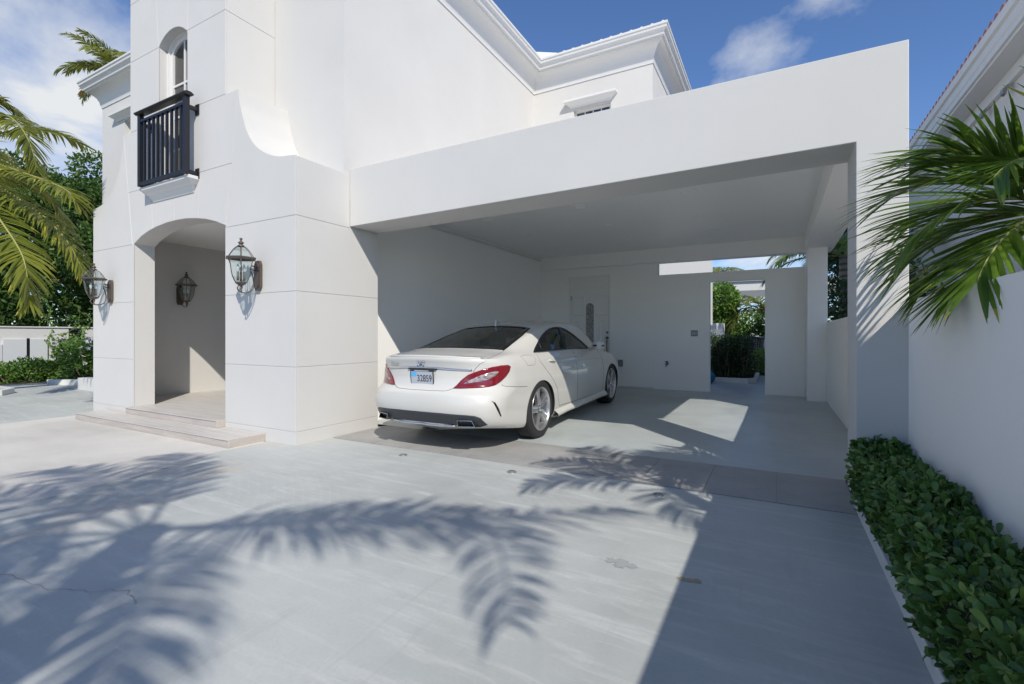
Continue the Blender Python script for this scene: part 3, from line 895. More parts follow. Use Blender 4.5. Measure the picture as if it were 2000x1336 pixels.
for zz in np.arange(3.1, 4.4, .07):
    nw.box(3.02, 3.045, 7.2, 8.4, zz, zz+.05)
sh_ = MB().box(3.03, 3.0495, 7.15, 8.45, 3.0, 4.45).build('shutter', M['whitepaint'], nbr)
for zz in np.arange(3.06, 4.4, .085):
    MB().box(3.012, 3.0295, 7.2, 8.4, zz, zz+.06).build('slat', M['whitepaint'], sh_)
aw = MB(); aw.prism([(3.049, 3.35), (2.85, 3.2), (2.85, 3.15), (3.049, 3.2)], 12.2, 13.6, 'y')
aw.build('window_hood', M['nbwall'], nbr)
# ------------------------------------------------------------------ wall lanterns
def lantern(loc, rz, label):
    """origin on the wall behind the back plate; local -Y points out of the wall"""
    e = empty('wall_lantern', loc, rz)
    W = 1.08
    def P(m, name, mt, smooth=True, auto=None):
        me = m.mesh(name, mt, smooth); o = bpy.data.objects.new(name, me); COL.objects.link(o); o.parent = e
        if auto: me.set_sharp_from_angle(angle=R(auto))
        return o
    # back plate with clipped corners
    bp = MB(); bp.prism([(-.028, -.155), (.028, -.155), (.048, -.115), (.048, .115), (.028, .155), (-.028, .155), (-.048, .115), (-.048, -.115)], -.03, 0, 'y')
    bp.prism([(-.018, -.13), (.018, -.13), (.034, -.1), (.034, .1), (.018, .13), (-.018, .13), (-.034, .1), (-.034, -.1)], -.042, -.03, 'y')
    P(bp, 'back_plate', M['bronze'], False)
    cy = -.20; n = 6; ph = PI/6
    def hexp(prof): 
        m = MB(); m.lathe([(r*W, h) for r, h in prof], (0, cy, 0), n, 'z', ph); return m
    prof_low = [(.052, -.085), (.066, -.06), (.082, -.02), (.092, .03), (.097, .075), (.103, .11), (.113, .135), (.118, .145)]
    prof_up = [(.118, .165), (.108, .185), (.094, .21), (.073, .24), (.052, .262), (.034, .275), (.026, .282)]
    P(hexp(prof_low), 'glass', M['lampglass'], False)
    P(hexp(prof_up), 'glass', M['lampglass'], False)
    # ribs at the corners
    for k in range(n):
        a = ph+2*PI*k/n
        for pr in (prof_low, prof_up):
            m = MB(); m.tube([(r*W*math.cos(a), cy+r*W*math.sin(a), h) for r, h in pr], .0032, 5)
            P(m, 'rib', M['bronze'])
    P(hexp([(.10, .142), (.134, .146), (.142, .155), (.134, .166), (.10, .17)]), 'ring', M['bronze'], False)
    P(hexp([(.0, -.125), (.012, -.122), (.03, -.112), (.05, -.098), (.056, -.086), (.05, -.084), (0, -.084)]), 'cup', M['bronze'], False)
    P(hexp([(.03, .272), (.034, .283), (.026, .29), (.012, .296), (.022, .306), (.03, .312), (.02, .322), (.01, .332), (.009, .342), (.015, .35), (.013, .36), (.0, .366)]), 'finial', M['bronze'])
    # stem, candle sleeves and bulbs
    st = MB(); st.tube([(0, cy, -.08), (0, cy, .275)], .005, 6); P(st, 'stem', M['bronze'])
    for k in range(3):
        a = 2*PI*k/3+.5
        c = (.032*math.cos(a), cy+.032*math.sin(a), 0)
        P(MB().tube([(c[0], c[1], -.07), (c[0], c[1], .02)], .011, 10), 'candle', mat_once('candle_sleeve', (.22, .20, .16), .6))
        P(MB().lathe([(.008, .02), (.015, .045), (.016, .06), (.009, .085), (.002, .10)], c, 10), 'bulb', M['bulb'])
    # scroll arm
    pts = []
    for i in range(22):
        t = i/21
        ang = PI*1.15-t*PI*2.55; rad = .02+.045*(1-t)*.9
        if i == 0: pass
    pts = [(0, -.045, .07), (0, -.07, .095), (0, -.095, .085), (0, -.098, .05), (0, -.08, 0), (0, -.066, -.06), (0, -.07, -.12), (0, -.10, -.17), (0, -.15, -.19), (0, -.20, -.185), (0, -.232, -.162), (0, -.235, -.135), (0, -.215, -.118), (0, -.195, -.125), (0, -.192, -.143), (0, -.203, -.152)]
    sm2 = []
    for i in range(len(pts)-1):
        p0, p1, p2, p3 = (Vector(pts[max(i-1, 0)]), Vector(pts[i]), Vector(pts[i+1]), Vector(pts[min(i+2, len(pts)-1)]))
        for s in range(3):
            t = s/3
            sm2.append(.5*((2*p1)+(p2-p0)*t+(2*p0-5*p1+4*p2-p3)*t*t+(3*p1-p0-3*p2+p3)*t**3))
    sm2.append(Vector(pts[-1]))
    P(MB().tube(sm2, .0065, 7), 'scroll_arm', M['bronze'])
    P(MB().tube([(0, cy, -.12), (0, cy-.002, -.15), (0, cy+.005, -.18)], .006, 6), 'scroll_stem', M['bronze'])
    P(MB().tube([(0, -.04, .05), (0, -.07, .052), (0, -.09, .06)], .006, 6), 'scroll_stem', M['bronze'])
    tag(e, label, 'wall lantern', 'bronze wall lanterns')
    return e
_mc = {}
def mat_once(name, *a, **k):
    if name not in _mc: _mc[name] = mat(name, *a, **k)
    return _mc[name]
lantern((-4.745, YF-.001, 1.722), 0, 'bronze glass lantern on the pier right of the arch')
lantern((-7.995, YF-.001, 1.70), 0, 'bronze glass lantern on the pier left of the arch')
lantern((-8.399, 4.20, 1.742), R(90), 'bronze glass lantern on the shaded wall inside the porch')
# ------------------------------------------------------------------ plants
def leafmat(name, dark, light, tip=None, rough=.42, trans=.25, spec=.45):
    m = bpy.data.materials.new(name); m.use_nodes = True
    t = NT(m)
    a = t.n('ShaderNodeAttribute', attribute_name='var').outputs['Fac']
    stops = [(0., dark), (.75, light)]
    if tip: stops = [(0., dark), (.6, light), (.90, light), (1., tip)]
    c = t.ramp(a, stops)
    t.color(c)
    t.b.inputs['Roughness'].default_value = rough
    t.b.inputs['Specular IOR Level'].default_value = spec
    out = [n for n in t.t.nodes if n.type == 'OUTPUT_MATERIAL'][0]
    tr = t.n('ShaderNodeBsdfTranslucent', {'Color': t.mix(.5, c, tuple(min(1, x*1.6) for x in light))})
    mx = t.n('ShaderNodeMixShader', {0: trans})
    t.l(t.b.outputs[0], mx.inputs[1]); t.l(tr.outputs[0], mx.inputs[2]); t.l(mx.outputs[0], out.inputs[0])
    return m
M['hedge'] = leafmat('hedge_leaf', (.032, .082, .020), (.115, .225, .052), (.26, .34, .08), .32, .25)
M['bush'] = leafmat('bush_leaf', (.040, .095, .018), (.15, .27, .05), (.34, .42, .09), .45, .35)
M['tree'] = leafmat('tree_leaf', (.020, .052, .012), (.085, .165, .034), (.20, .26, .06), .5, .35)
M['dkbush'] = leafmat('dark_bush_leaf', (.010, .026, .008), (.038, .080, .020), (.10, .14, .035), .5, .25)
M['palm'] = leafmat('palm_leaf', (.040, .100, .016), (.150, .250, .036), (.46, .42, .10), .28, .42)
M['coco'] = leafmat('coconut_leaf', (.060, .095, .014), (.235, .255, .040), (.52, .42, .09), .38, .4)
M['dry'] = leafmat('dry_frond', (.28, .13, .03), (.50, .27, .05), None, .6, .3)
M['rachis'] = mat('palm_rachis', (.30, .30, .10), .5)
M['bark'] = mat('bark', (.12, .085, .06), .9)
_t = NT(M['bark']); _n = _t.noise(_t.mapping(_t.pos(), (6, 6, 1.2)), 4, 6, .7); _t.color(_t.ramp(_n, [(.3, (.07, .05, .038)), (.7, (.20, .15, .115))])); _t.bump(_n, .6, .03)
M['palmtrunk'] = mat('palm_trunk', (.26, .23, .19), .85)
_t = NT(M['palmtrunk']); _w = _t.n('ShaderNodeTexWave', {'Vector': _t.pos(), 'Scale': 2.2, 'Distortion': 2.0, 'Detail': 3}, bands_direction='Z').outputs['Fac']; _t.color(_t.ramp(_w, [(.1, (.13, .11, .09)), (.6, (.30, .27, .22))])); _t.bump(_w, .5, .02)
M['flower'] = mat('white_petal', (.80, .79, .75), .5)
M['crown'] = mat('green_crownshaft', (.07, .13, .035), .4)

def np_mesh(name, V, F, m, var=None, smooth=False):
    """V: (n,3), F: (m,k) same-size faces"""
    V = np.asarray(V, dtype=np.float32); F = np.asarray(F, dtype=np.int32)
    me = bpy.data.meshes.new(name)
    k = F.shape[1]
    me.vertices.add(len(V)); me.vertices.foreach_set('co', V.ravel())
    me.loops.add(F.size); me.loops.foreach_set('vertex_index', F.ravel())
    me.polygons.add(len(F)); me.polygons.foreach_set('loop_start', np.arange(0, F.size, k, dtype=np.int32))
    try: me.polygons.foreach_set('loop_total', np.full(len(F), k, dtype=np.int32))
    except Exception: pass
    if var is not None:
        a = me.attributes.new('var', 'FLOAT', 'FACE'); a.data.foreach_set('value', np.asarray(var, dtype=np.float32))
    if smooth: me.polygons.foreach_set('use_smooth', np.ones(len(F), dtype=bool))
    me.materials.append(m)
    me.update(calc_edges=True)
    me.validate()
    return me

def nrm(a): return a/np.maximum(np.linalg.norm(a, axis=-1, keepdims=True), 1e-9)

def leaves(P, D, L, W, rng, fold=.25, curl=.15, up=None):
    """leaf blades at P along D (unit), length L, width W -> V,F,ids; 6 verts, 4 tris folded along the midrib"""
    n = len(P)
    ref = rng.normal(size=(n, 3)) if up is None else up+rng.normal(size=(n, 3))*.35
    S = nrm(np.cross(D, ref)); N = nrm(np.cross(S, D))
    L = L[:, None]; W = W[:, None]
    mid = P+D*L*.5+N*(L*curl*.4)
    tip = P+D*L-N*(L*curl*.5)
    l1 = P+D*L*.38+S*W*.5+N*W*fold; r1 = P+D*L*.38-S*W*.5+N*W*fold
    l2 = P+D*L*.72+S*W*.42+N*W*fold*.6; r2 = P+D*L*.72-S*W*.42+N*W*fold*.6
    V = np.stack([P, mid, tip, l1, r1, l2, r2], 1).reshape(-1, 3)
    b = (np.arange(n)*7)[:, None]
    F = np.concatenate([b+np.array([[0, 1, 3]]), b+np.array([[0, 4, 1]]), b+np.array([[3, 1, 5]]), b+np.array([[4, 6, 1]]), b+np.array([[5, 1, 2]]), b+np.array([[1, 6, 2]])], 1).reshape(-1, 3)
    ids = np.repeat(np.arange(n), 6)
    return V, F, ids

def blob_points(n, c, r, rng, shell=.55):
    d = nrm(rng.normal(size=(n, 3)))
    rad = (shell+(1-shell)*rng.random(n))[:, None]
    return np.asarray(c)+d*rad*np.asarray(r), d

def foliage(name, clumps, n, size, m, parent, seed, width=.5, spread=.9, droop=-.15, varlo=0., varhi=1., kind=None):
    """clumps: list of (centre, radii); leaves spread on the shells of the clumps"""
    rng = np.random.default_rng(seed)
    vol = np.array([r[0]*r[1]+r[1]*r[2]+r[0]*r[2] for _, r in clumps]); cnt = np.maximum((n*vol/vol.sum()).astype(int), 8)
    Ps = []; Ds = []; Vr = []
    for (c, r), k in zip(clumps, cnt):
        p, d = blob_points(k, c, r, rng)
        p += rng.normal(size=p.shape)*.06*np.mean(r)
        Ps.append(p); dd = d*.7+rng.normal(size=d.shape)*spread*.6; dd[:, 2] += droop
        Ds.append(nrm(dd)); Vr.append(np.clip(rng.normal(.5+rng.normal()*.12, .2, k), varlo, varhi))
    P = np.concatenate(Ps); D = np.concatenate(Ds); vr = np.concatenate(Vr)
    L = size*rng.uniform(.6, 1.25, len(P))
    V, F, ids = leaves(P, D, L, L*width, rng)
    me = np_mesh(name, V, F, m, vr[ids])
    o = link(name, me, parent)
    if kind: o['kind'] = kind
    return o

def limb(m, p0, p1, r0, r1, rng, n=6, wob=.06):
    p0 = np.array(p0); p1 = np.array(p1); L = np.linalg.norm(p1-p0)
    pts = [p0+(p1-p0)*t+rng.normal(size=3)*wob*L*math.sin(PI*t)*.6 for t in np.linspace(0, 1, n)]
    m.tube([tuple(p) for p in pts], [r0+(r1-r0)*t for t in np.linspace(0, 1, n)], 7)
    return pts

def tree(name, base, height, radius, label, seed, n=14000, leaf=.16, m='tree', group='trees beyond the walls', crown_z=.45, width=.38, trunk=.14, squash=1.0, lean=(0, 0)):
    rng = np.random.default_rng(seed)
    e = empty(name, base)
    bx, by, bz = base
    tm = MB()
    fork = (bx+lean[0]*.4, by+lean[1]*.4, bz+height*.38)
    limb(tm, (bx, by, bz-.1), fork, trunk, trunk*.7, rng)
    clumps = []
    for k in range(13):
        a = 2*PI*k/13+rng.normal()*.3; rr = radius*rng.uniform(.25, .85)
        c = np.array([bx+lean[0]+math.cos(a)*rr, by+lean[1]+math.sin(a)*rr, bz+height*rng.uniform(crown_z, .86)])
        r = radius*rng.uniform(.26, .46)
        clumps.append((c, (r, r, r*.75*squash)))
        if k % 2 == 0: limb(tm, fork, c, trunk*.5, trunk*.12, rng)
    for k in range(5):
        c = np.array([bx+lean[0]+rng.normal()*radius*.3, by+lean[1]+rng.normal()*radius*.3, bz+height*rng.uniform(.72, .97)])
        r = radius*rng.uniform(.22, .36); clumps.append((c, (r, r, r*.8)))
    tm.build('trunk', M['bark'], e, True)
    foliage('crown', clumps, n, leaf, M[m], e, seed+7, width)
    tag(e, label, 'tree', group)
    return e

# ---- palms
def frond_axis(base, az, elev, length, droop, n=16, twist=0.0):
    P = [np.array(base, dtype=float)]; T = []
    ds = length/n
    for i in range(n+1):
        s = i/n
        p = elev-droop*(s**1.35)
        a = az+twist*s
        t = np.array([math.cos(a)*math.cos(p), math.sin(a)*math.cos(p), math.sin(p)])
        T.append(t)
        if i < n: P.append(P[-1]+t*ds)
    return np.array(P), np.array(T)

def frond_blades(P, T, n, ll, lw, rng, hang=.5, fwd=.55, start=.12, seg=4, vee=.35, endtaper=.35, jitter=.1):
    """returns a list of blades; each (2*seg+... ) strip verts: arrays (seg+1, 3 cols)"""
    out = []
    m = len(P)-1
    for i in range(n):
        s = start+(1-start)*(i+.5)/n
        f = s*m; k = min(int(f), m-1); q = f-k
        p = P[k]*(1-q)+P[k+1]*q; t = nrm(T[k]*(1-q)+T[k+1]*q)
        side0 = nrm(np.cross(t, np.array([0, 0, 1.]))); up = nrm(np.cross(side0, t))
        for sg in (-1, 1):
            prof = (math.sin(PI*min(1, (.16+.62*s)))**.8)*(1-endtaper*s*s)
            L = ll*prof*rng.uniform(.88, 1.08)
            d = nrm(side0*sg*(1-.25*s)+t*(fwd+.9*s*s*fwd)+up*vee*(1-s*.6)+rng.normal(size=3)*jitter)
            pts = [p.copy()]; dd = d.copy()
            for j in range(seg):
                dd = nrm(dd+np.array([0, 0, -1.])*hang*((j+.6)/seg)*rng.uniform(.75, 1.2)*.55)
                pts.append(pts[-1]+dd*L/seg)
            pts = np.array(pts)
            tang = nrm(pts[-1]-pts[0])
            wv = nrm(np.cross(tang, nrm(up+np.array([0, 0, .4])+rng.normal(size=3)*.25)))
            wprof = [.55, 1., .92, .62, .06] if seg == 4 else [.6, 1, .7, .06]
            out.append((pts, wv, [lw*w*.5*(.7+.3*prof) for w in wprof], s))
    return out

def blades_mesh(name, blades, m, rng, vbase=.45, vvar=.2, tipdry=.0):
    V = []; F = []; var = []
    for pts, wv, ws, s in blades:
        b = len(V); seg = len(pts)-1
        dn = np.array([0, 0, -1.])
        for j, p in enumerate(pts):
            V += [p-wv*ws[j]+dn*ws[j]*.35, p, p+wv*ws[j]+dn*ws[j]*.35]
        v0 = np.clip(rng.normal(vbase, vvar), 0, .88)
        for j in range(seg):
            a = b+j*3
            F += [(a, a+1, a+4, a+3), (a+1, a+2, a+5, a+4)]
            vv = v0 if j < seg-1 else (v0 if rng.random() > tipdry else 1.0)
            var += [vv, vv]
    return np_mesh(name, V, F, m, var)

def palm(name, base, trunk_h, trunk_r, fronds, label, seed, m='coco', ll=.55, lw=.034, n=46, flen=2.6, group='palms', lean=(0, 0), hang=.75, separate=0, crownshaft=0, vee=.3, trunk_mat='palmtrunk', tipdry=.1, fwd=.55, vbase=.45, paths=()):
    """fronds: list of (azimuth deg, elevation deg, length factor, droop, dry?)"""
    rng = np.random.default_rng(seed)
    e = empty(name, base)
    bx, by, bz = base
    top = np.array([bx+lean[0], by+lean[1], bz+trunk_h])
    tm = MB()
    pts = [(bx+lean[0]*t*t, by+lean[1]*t*t, bz-.1+(trunk_h+.1)*t) for t in np.linspace(0, 1, 9)]
    tm.tube(pts, [trunk_r*(1.25-.45*min(1, t*1.6)) for t in np.linspace(0, 1, 9)], 10)
    tm.build('trunk', M[trunk_mat], e, True)
    if crownshaft:
        MB().tube([tuple(top-np.array([0, 0, .05])), tuple(top+np.array([0, 0, crownshaft*.5])), tuple(top+np.array([0, 0, crownshaft]))], [trunk_r*.95, trunk_r*.8, trunk_r*.45], 10).build('crownshaft', M['crown'], e, True)
        top = top+np.array([0, 0, crownshaft*.8])
    for fi, (az, el, lf, dr, dry) in enumerate(list(fronds)+[(0, 0, 1.0, 0, pp) for pp in paths]):
        L = flen*lf
        b0 = top+np.array([math.cos(R(az)), math.sin(R(az)), 0])*trunk_r*.6
        if isinstance(dry, (list, tuple)):
            W_ = [Vector(q) for q in dry]; dry = 0; P = []
            for i in range(len(W_)-1):
                p0, p1, p2, p3 = W_[max(i-1, 0)], W_[i], W_[i+1], W_[min(i+2, len(W_)-1)]
                for k in range(4):
                    t = k/4; P.append(np.array(.5*((2*p1)+(p2-p0)*t+(2*p0-5*p1+4*p2-p3)*t*t+(3*p1-p0-3*p2+p3)*t**3)))
            P.append(np.array(W_[-1])); P = np.array(P); T = nrm(np.gradient(P, axis=0))
        else:
            P, T = frond_axis(b0, R(az), R(el), L, dr, 16, rng.normal()*.15)
        rm = MB(); rm.tube([tuple(p) for p in P], [.022*(1-.88*t)*max(.6, flen/2.6) for t in np.linspace(0, 1, len(P))], 5)
        fo = rm.build('frond', M['rachis'] if not dry else M['dry'], e, True)
        bl = frond_blades(P, T, n, ll*min(1.15, .5+.5*lf), lw, rng, hang, fwd=fwd, vee=vee)
        mm = M['dry'] if dry else M[m]
        if fi < separate:
            for q in bl:
                link('leaflet', blades_mesh('leaflet', [q], mm, rng, vbase, .22, tipdry), fo)
        else:
            link('leaflets', blades_mesh('leaflets', bl, mm, rng, vbase, .2, tipdry), fo)
    tag(e, label, 'palm', group)
    return e

# ---- clipped hedge along the right wall
def make_hedge():
    e = empty('clipped_hedge', (.57, 1.8, 0))
    tag(e, 'clipped hedge of glossy dark green leaves along the right wall', 'hedge')
    core = MB(); core.box(.48, .70, -2.5, 3.76, .0, .36)  # solid dark box added inside the leaves to block the view through
    core.build('hedge_core', mat('dark_core', (.012, .018, .008), .95), e)
    rng = np.random.default_rng(11)
    n = 14000
    y = -2.0+5.84*rng.random(n)
    which = rng.random(n)
    P = np.zeros((n, 3)); N = np.zeros((n, 3))
    wob = lambda y: .018*np.sin(y*5.1)+.014*np.sin(y*11.7+1)
    top = which < .56; side = (which >= .56) & (which < .92); end = which >= .92
    k = top.sum(); xx = .44+.27*rng.random(k); P[top] = np.stack([xx, y[top], .405+wob(y[top])+.02*np.sin(xx*23)+rng.normal(size=k)*.018], 1); N[top] = (0, 0, 1)
    k = side.sum(); zz = .07+.33*rng.random(k); P[side] = np.stack([.450+wob(y[side])*.8-.03*np.sin((zz-.08)/.34*PI)+rng.normal(size=k)*.016, y[side], zz], 1); N[side] = (-1, 0, .15)
    k = end.sum(); P[end] = np.stack([.42+.29*rng.random(k), 3.79+rng.normal(size=k)*.015, .1+.33*rng.random(k)], 1); N[end] = (0, .5, .6)
    # rosettes: leaves share a bud point
    m_ = n//5
    bud = P[rng.integers(0, n, m_)]
    D = nrm(N*1.0+rng.normal(size=(n, 3))*.62)
    P -= N*.035
    L = rng.uniform(.022, .052, n); W = L*rng.uniform(.46, .60, n)
    var = np.clip(rng.normal(.42, .28, n), 0, .9); var[rng.random(n) < .06] = .97
    # obovate leaf template along +Y
    prof = [(.0, .02), (.22, .26), (.5, .44), (.75, .5), (.92, .36), (1.0, .08)]
    tv = []; tf = []
    for i, (a, w) in enumerate(prof):
        zc = .06*math.sin(a*PI)-.10*a*a
        tv += [(-w, a, zc+.16*w), (0, a, zc), (w, a, zc+.16*w)]
    for i in range(len(prof)-1):
        b = i*3; tf += [(b, b+1, b+4, b+3), (b+1, b+2, b+5, b+4)]
    tv = np.array(tv); tf = np.array(tf)
    ref = N+rng.normal(size=(n, 3))*.5
    S = nrm(np.cross(D, ref)); U = np.cross(S, D)
    S *= W[:, None]; DD = D*L[:, None]; UU = U*L[:, None]
    camd = np.linalg.norm(P-np.array([0, 0, 1.1]), axis=1)
    vis = (P[:, 1] > 1.15)
    order = np.argsort(np.where(vis, camd/L, 1e9))
    near = order[:300]; rest = order[300:]
    V = (S[rest, None, :]*tv[None, :, 0:1]+DD[rest, None, :]*tv[None, :, 1:2]+UU[rest, None, :]*tv[None, :, 2:3]+P[rest, None, :]).reshape(-1, 3)
    F = (tf[None]+(np.arange(len(rest))*len(tv))[:, None, None]).reshape(-1, 4)
    me = np_mesh('foliage', V, F, M['hedge'], np.repeat(var[rest], len(tf)), True)
    o = link('foliage', me, e); o['kind'] = 'stuff'
    meshes = [np_mesh('leaf', tv, tf, M['hedge'], np.full(len(tf), v), True) for v in (.12, .25, .35, .45, .55, .7, .95)]
    for i in near:
        v = var[i]; k = int(np.argmin([abs(v-a) for a in (.12, .25, .35, .45, .55, .7, .95)]))
        ob = bpy.data.objects.new('leaf', meshes[k]); COL.objects.link(ob)
        ob.parent = e; ob.matrix_parent_inverse = e.matrix_basis.inverted()
        ob.matrix_basis = Matrix(((S[i][0], DD[i][0], UU[i][0], P[i][0]), (S[i][1], DD[i][1], UU[i][1], P[i][1]), (S[i][2], DD[i][2], UU[i][2], P[i][2]), (0, 0, 0, 1)))
    bed = MB().box(.46, .72, -2.5, 3.82, -.02, .03).build('flower_bed', M['soil']); tag(bed, kind='structure')
    kb = MB().box(.435, .46, -2.5, 3.80, 0, .075).build('hedge_kerb', M['kerb'], bevel=.004)
    tag(kb, 'narrow white kerb at the foot of the clipped hedge', 'kerb')
make_hedge()

# ---- palm over the right wall
palm('garden_palm', (1.20, 3.02, 0), 1.22, .07,
     [(192, 0, .95, 1.0, 0), (206, 14, 1.05, 1.2, 0), (174, -18, .85, .7, 0), (160, 12, .9, 1.1, 0), (222, -8, 1.0, .9, 0), (142, 34, .95, 1.2, 0),
      (200, 34, 1.05, 1.3, 0), (236, 28, 1.1, 1.2, 0), (196, 46, .95, 1.3, 0), (300, 45, 1.1, 1.2, 0), (20, 45, 1.1, 1.2, 0), (200, -26, .85, .6, 0), (265, 50, 1.1, .9, 0), (205, 50, 1.0, 1.35, 0)],
     'feather palm leaning its dark green fronds over the right wall', 5, 'palm', .50, .023, 24, .74, 'palms', (-.03, 0), .24, 6, .55, .22, 'palmtrunk', .14, 1.0, .5)
# ---- coconut palms left of the drive, seen from below the fronds
CP = {
'A': [(-10.969, 2.3, 3.857), (-10.55, 2.416, 4.24), (-10.172, 2.51, 4.371), (-9.865, 2.565, 4.324), (-9.652, 2.625, 4.213), (-9.461, 2.673, 4.029), (-9.358, 2.729, 3.779), (-9.293, 2.765, 3.486)],
'B': [(-10.969, 2.3, 3.857), (-10.304, 2.437, 3.691), (-9.757, 2.51, 3.537), (-9.368, 2.61, 3.415), (-8.868, 2.771, 3.231), (-8.56, 2.86, 3.09), (-8.48, 2.93, 2.93)],
'C': [(-10.969, 2.3, 3.857), (-10.315, 2.546, 3.421), (-9.818, 2.819, 3.053), (-9.53, 2.977, 2.8), (-9.268, 3.121, 2.456), (-9.087, 3.221, 2.042)],
'D': [(-10.969, 2.3, 3.857), (-10.159, 2.403, 3.222), (-9.474, 2.437, 2.711), (-9.154, 2.499, 2.385), (-8.906, 2.521, 2.11), (-8.852, 2.551, 1.736), (-8.846, 2.555, 1.549)],
'E': [(-10.969, 2.3, 3.857), (-10.877, 2.465, 4.682), (-10.78, 2.632, 4.81), (-10.64, 2.823, 4.738), (-10.529, 2.999, 4.499)],
'F': [(-10.969, 2.3, 3.857), (-11.101, 2.57, 3.728), (-10.956, 2.878, 3.672), (-10.864, 3.156, 3.594), (-10.792, 3.424, 3.368), (-10.601, 3.53, 2.976)]}
palm('coconut_palm', (-12.6, 1.5, 0), 3.75, .15,
     [(150, 40, 1, 1.5, 0), (-40, 30, 1, 1.5, 0), (-100, 35, 1, 1.5, 0), (200, 30, 1, 1.5, 0), (110, 60, .9, 1.4, 0)],
     'coconut palm with yellow green fronds hanging into the left edge', 21, 'coco', .56, .034, 74, 2.4, 'palms', (1.63, .8), .55, 0, 0, .12, vbase=.5, paths=list(CP.values()))
palm('tall_palm', (-19.6, 8.0, 0), 10.0, .15,
     [(215, 30, 1, 1.4, 0), (240, 15, 1, 1.3, 0), (262, 50, 1, 1.4, 0), (225, -20, .8, .8, 1), (190, 50, 1, 1.4, 0), (300, 30, 1, 1.5, 0), (340, 30, 1, 1.5, 0), (30, 30, 1, 1.5, 0), (120, 30, 1, 1.5, 0), (240, 75, .9, 1.2, 0), (250, -30, .9, 1.0, 0), (210, -5, .9, 1.0, 0)],
     'tall palm rising behind the left wing of the house with one orange dry frond', 23, 'coco', .5, .045, 40, 1.75, 'palms', (0, 0), .7)
# palms behind the camera: their shadows reach the drive
def sh(x, y, z): return (x+.843*z, y-.815*z, z)
SA = (.60, -2.20, 4.42)
palm('shade_palm', (.60, -2.20, 0), 4.40, .15,
     [(-28, 18, .80, 1.1, 0), (-60, 16, .95, 1.1, 0), (-95, 20, 1.0, 1.2, 0), (150, 20, .90, 1.1, 0), (172, 14, 1.05, 1.1, 0), (205, 26, 1, 1.2, 0), (240, 25, 1, 1.2, 0), (275, 30, 1, 1.2, 0)],
     'coconut palm standing behind the viewer and shading the drive', 31, 'coco', .58, .040, 46, 2.55, 'palms', (0, 0), .8,
     paths=[[SA, sh(-2.75, 1.62, 4.75), sh(-2.30, 1.98, 4.85), sh(-1.85, 2.28, 4.75), sh(-1.35, 2.62, 4.5), sh(-.85, 3.0, 4.1)],
            [SA, sh(-2.72, 1.72, 5.0), sh(-2.15, 2.15, 5.1), sh(-1.60, 2.40, 4.9), sh(-1.32, 2.22, 4.4), sh(-1.06, 1.88, 3.8), sh(-.90, 1.60, 3.3)]])
palm('shade_palm', (1.75, 1.35, 0), 2.45, .08,
     [(100, 25, 1.0, 1.2, 0), (140, 35, 1.1, 1.3, 0), (175, 30, 1.0, 1.2, 0), (60, 35, 1.1, 1.3, 0), (215, 30, 1, 1.3, 0), (20, 35, 1, 1.3, 0), (300, 35, 1, 1.3, 0)],
     'feather palm just outside the frame beyond the right wall', 39, 'palm', .40, .036, 22, 1.05, 'palms', (-.1, 0), .5, 0, .45)

# ---- left yard
lwall = empty('yard_wall', (-18, 6, 0))
tag(lwall, 'white garden wall across the far left side of the yard', 'wall')
MB().box(-18.2, -18.0, -6, 16, 0, 1.31).build('wall', M['stucco'], lwall, bevel=.006)
MB().box(-18.23, -17.97, -6, 16, 1.3105, 1.345).build('coping', M['stucco'], lwall, bevel=.005)
gp = mat('grey_gate_paint', (.58, .60, .61), .5)
gate = empty('yard_gate', (-17.97, 5.2, 0))
tag(gate, 'pair of pale grey gate panels set in the white yard wall', 'gate')
def onwall(u0, u1):
    """helper: y range on the wall for two bearings from the drive"""
    return [18*(.8763+.4818*k)/(.4818-.8763*k) for k in ((u0-1000)/940, (u1-1000)/940)]
a, b = onwall(5, 51); MB().box(-17.998, -17.95, a, b, .1, 1.0).build('panel', gp, gate, bevel=.005)
a, b = onwall(58, 92); MB().box(-17.998, -17.955, a, b, .1, 1.0).build('panel', gp, gate, bevel=.005)
a, b = onwall(52, 57); MB().box(-17.998, -17.97, a, b, .1, 1.02).build('gap_strip', M['black'], gate)
a, b = onwall(-30, 4); MB().box(-17.998, -17.955, a, b, .1, .86).build('panel', gp, gate, bevel=.005)
lv = empty('louvre', (-17.97, 7, .9))
a, b = onwall(134, 158)
MB().box(-17.998, -17.965, a, b, .72, 1.30).build('frame', M['black'], lv)
for k in range(7):
    z = .76+k*.075
    MB().prism([(-17.962, z), (-17.94, z+.02), (-17.94, z+.03), (-17.962, z+.012)], a+.03, b-.03, 'y').build('slat', M['black'], lv)
tag(lv, 'black louvred vent in the white yard wall behind the shoots', 'vent')

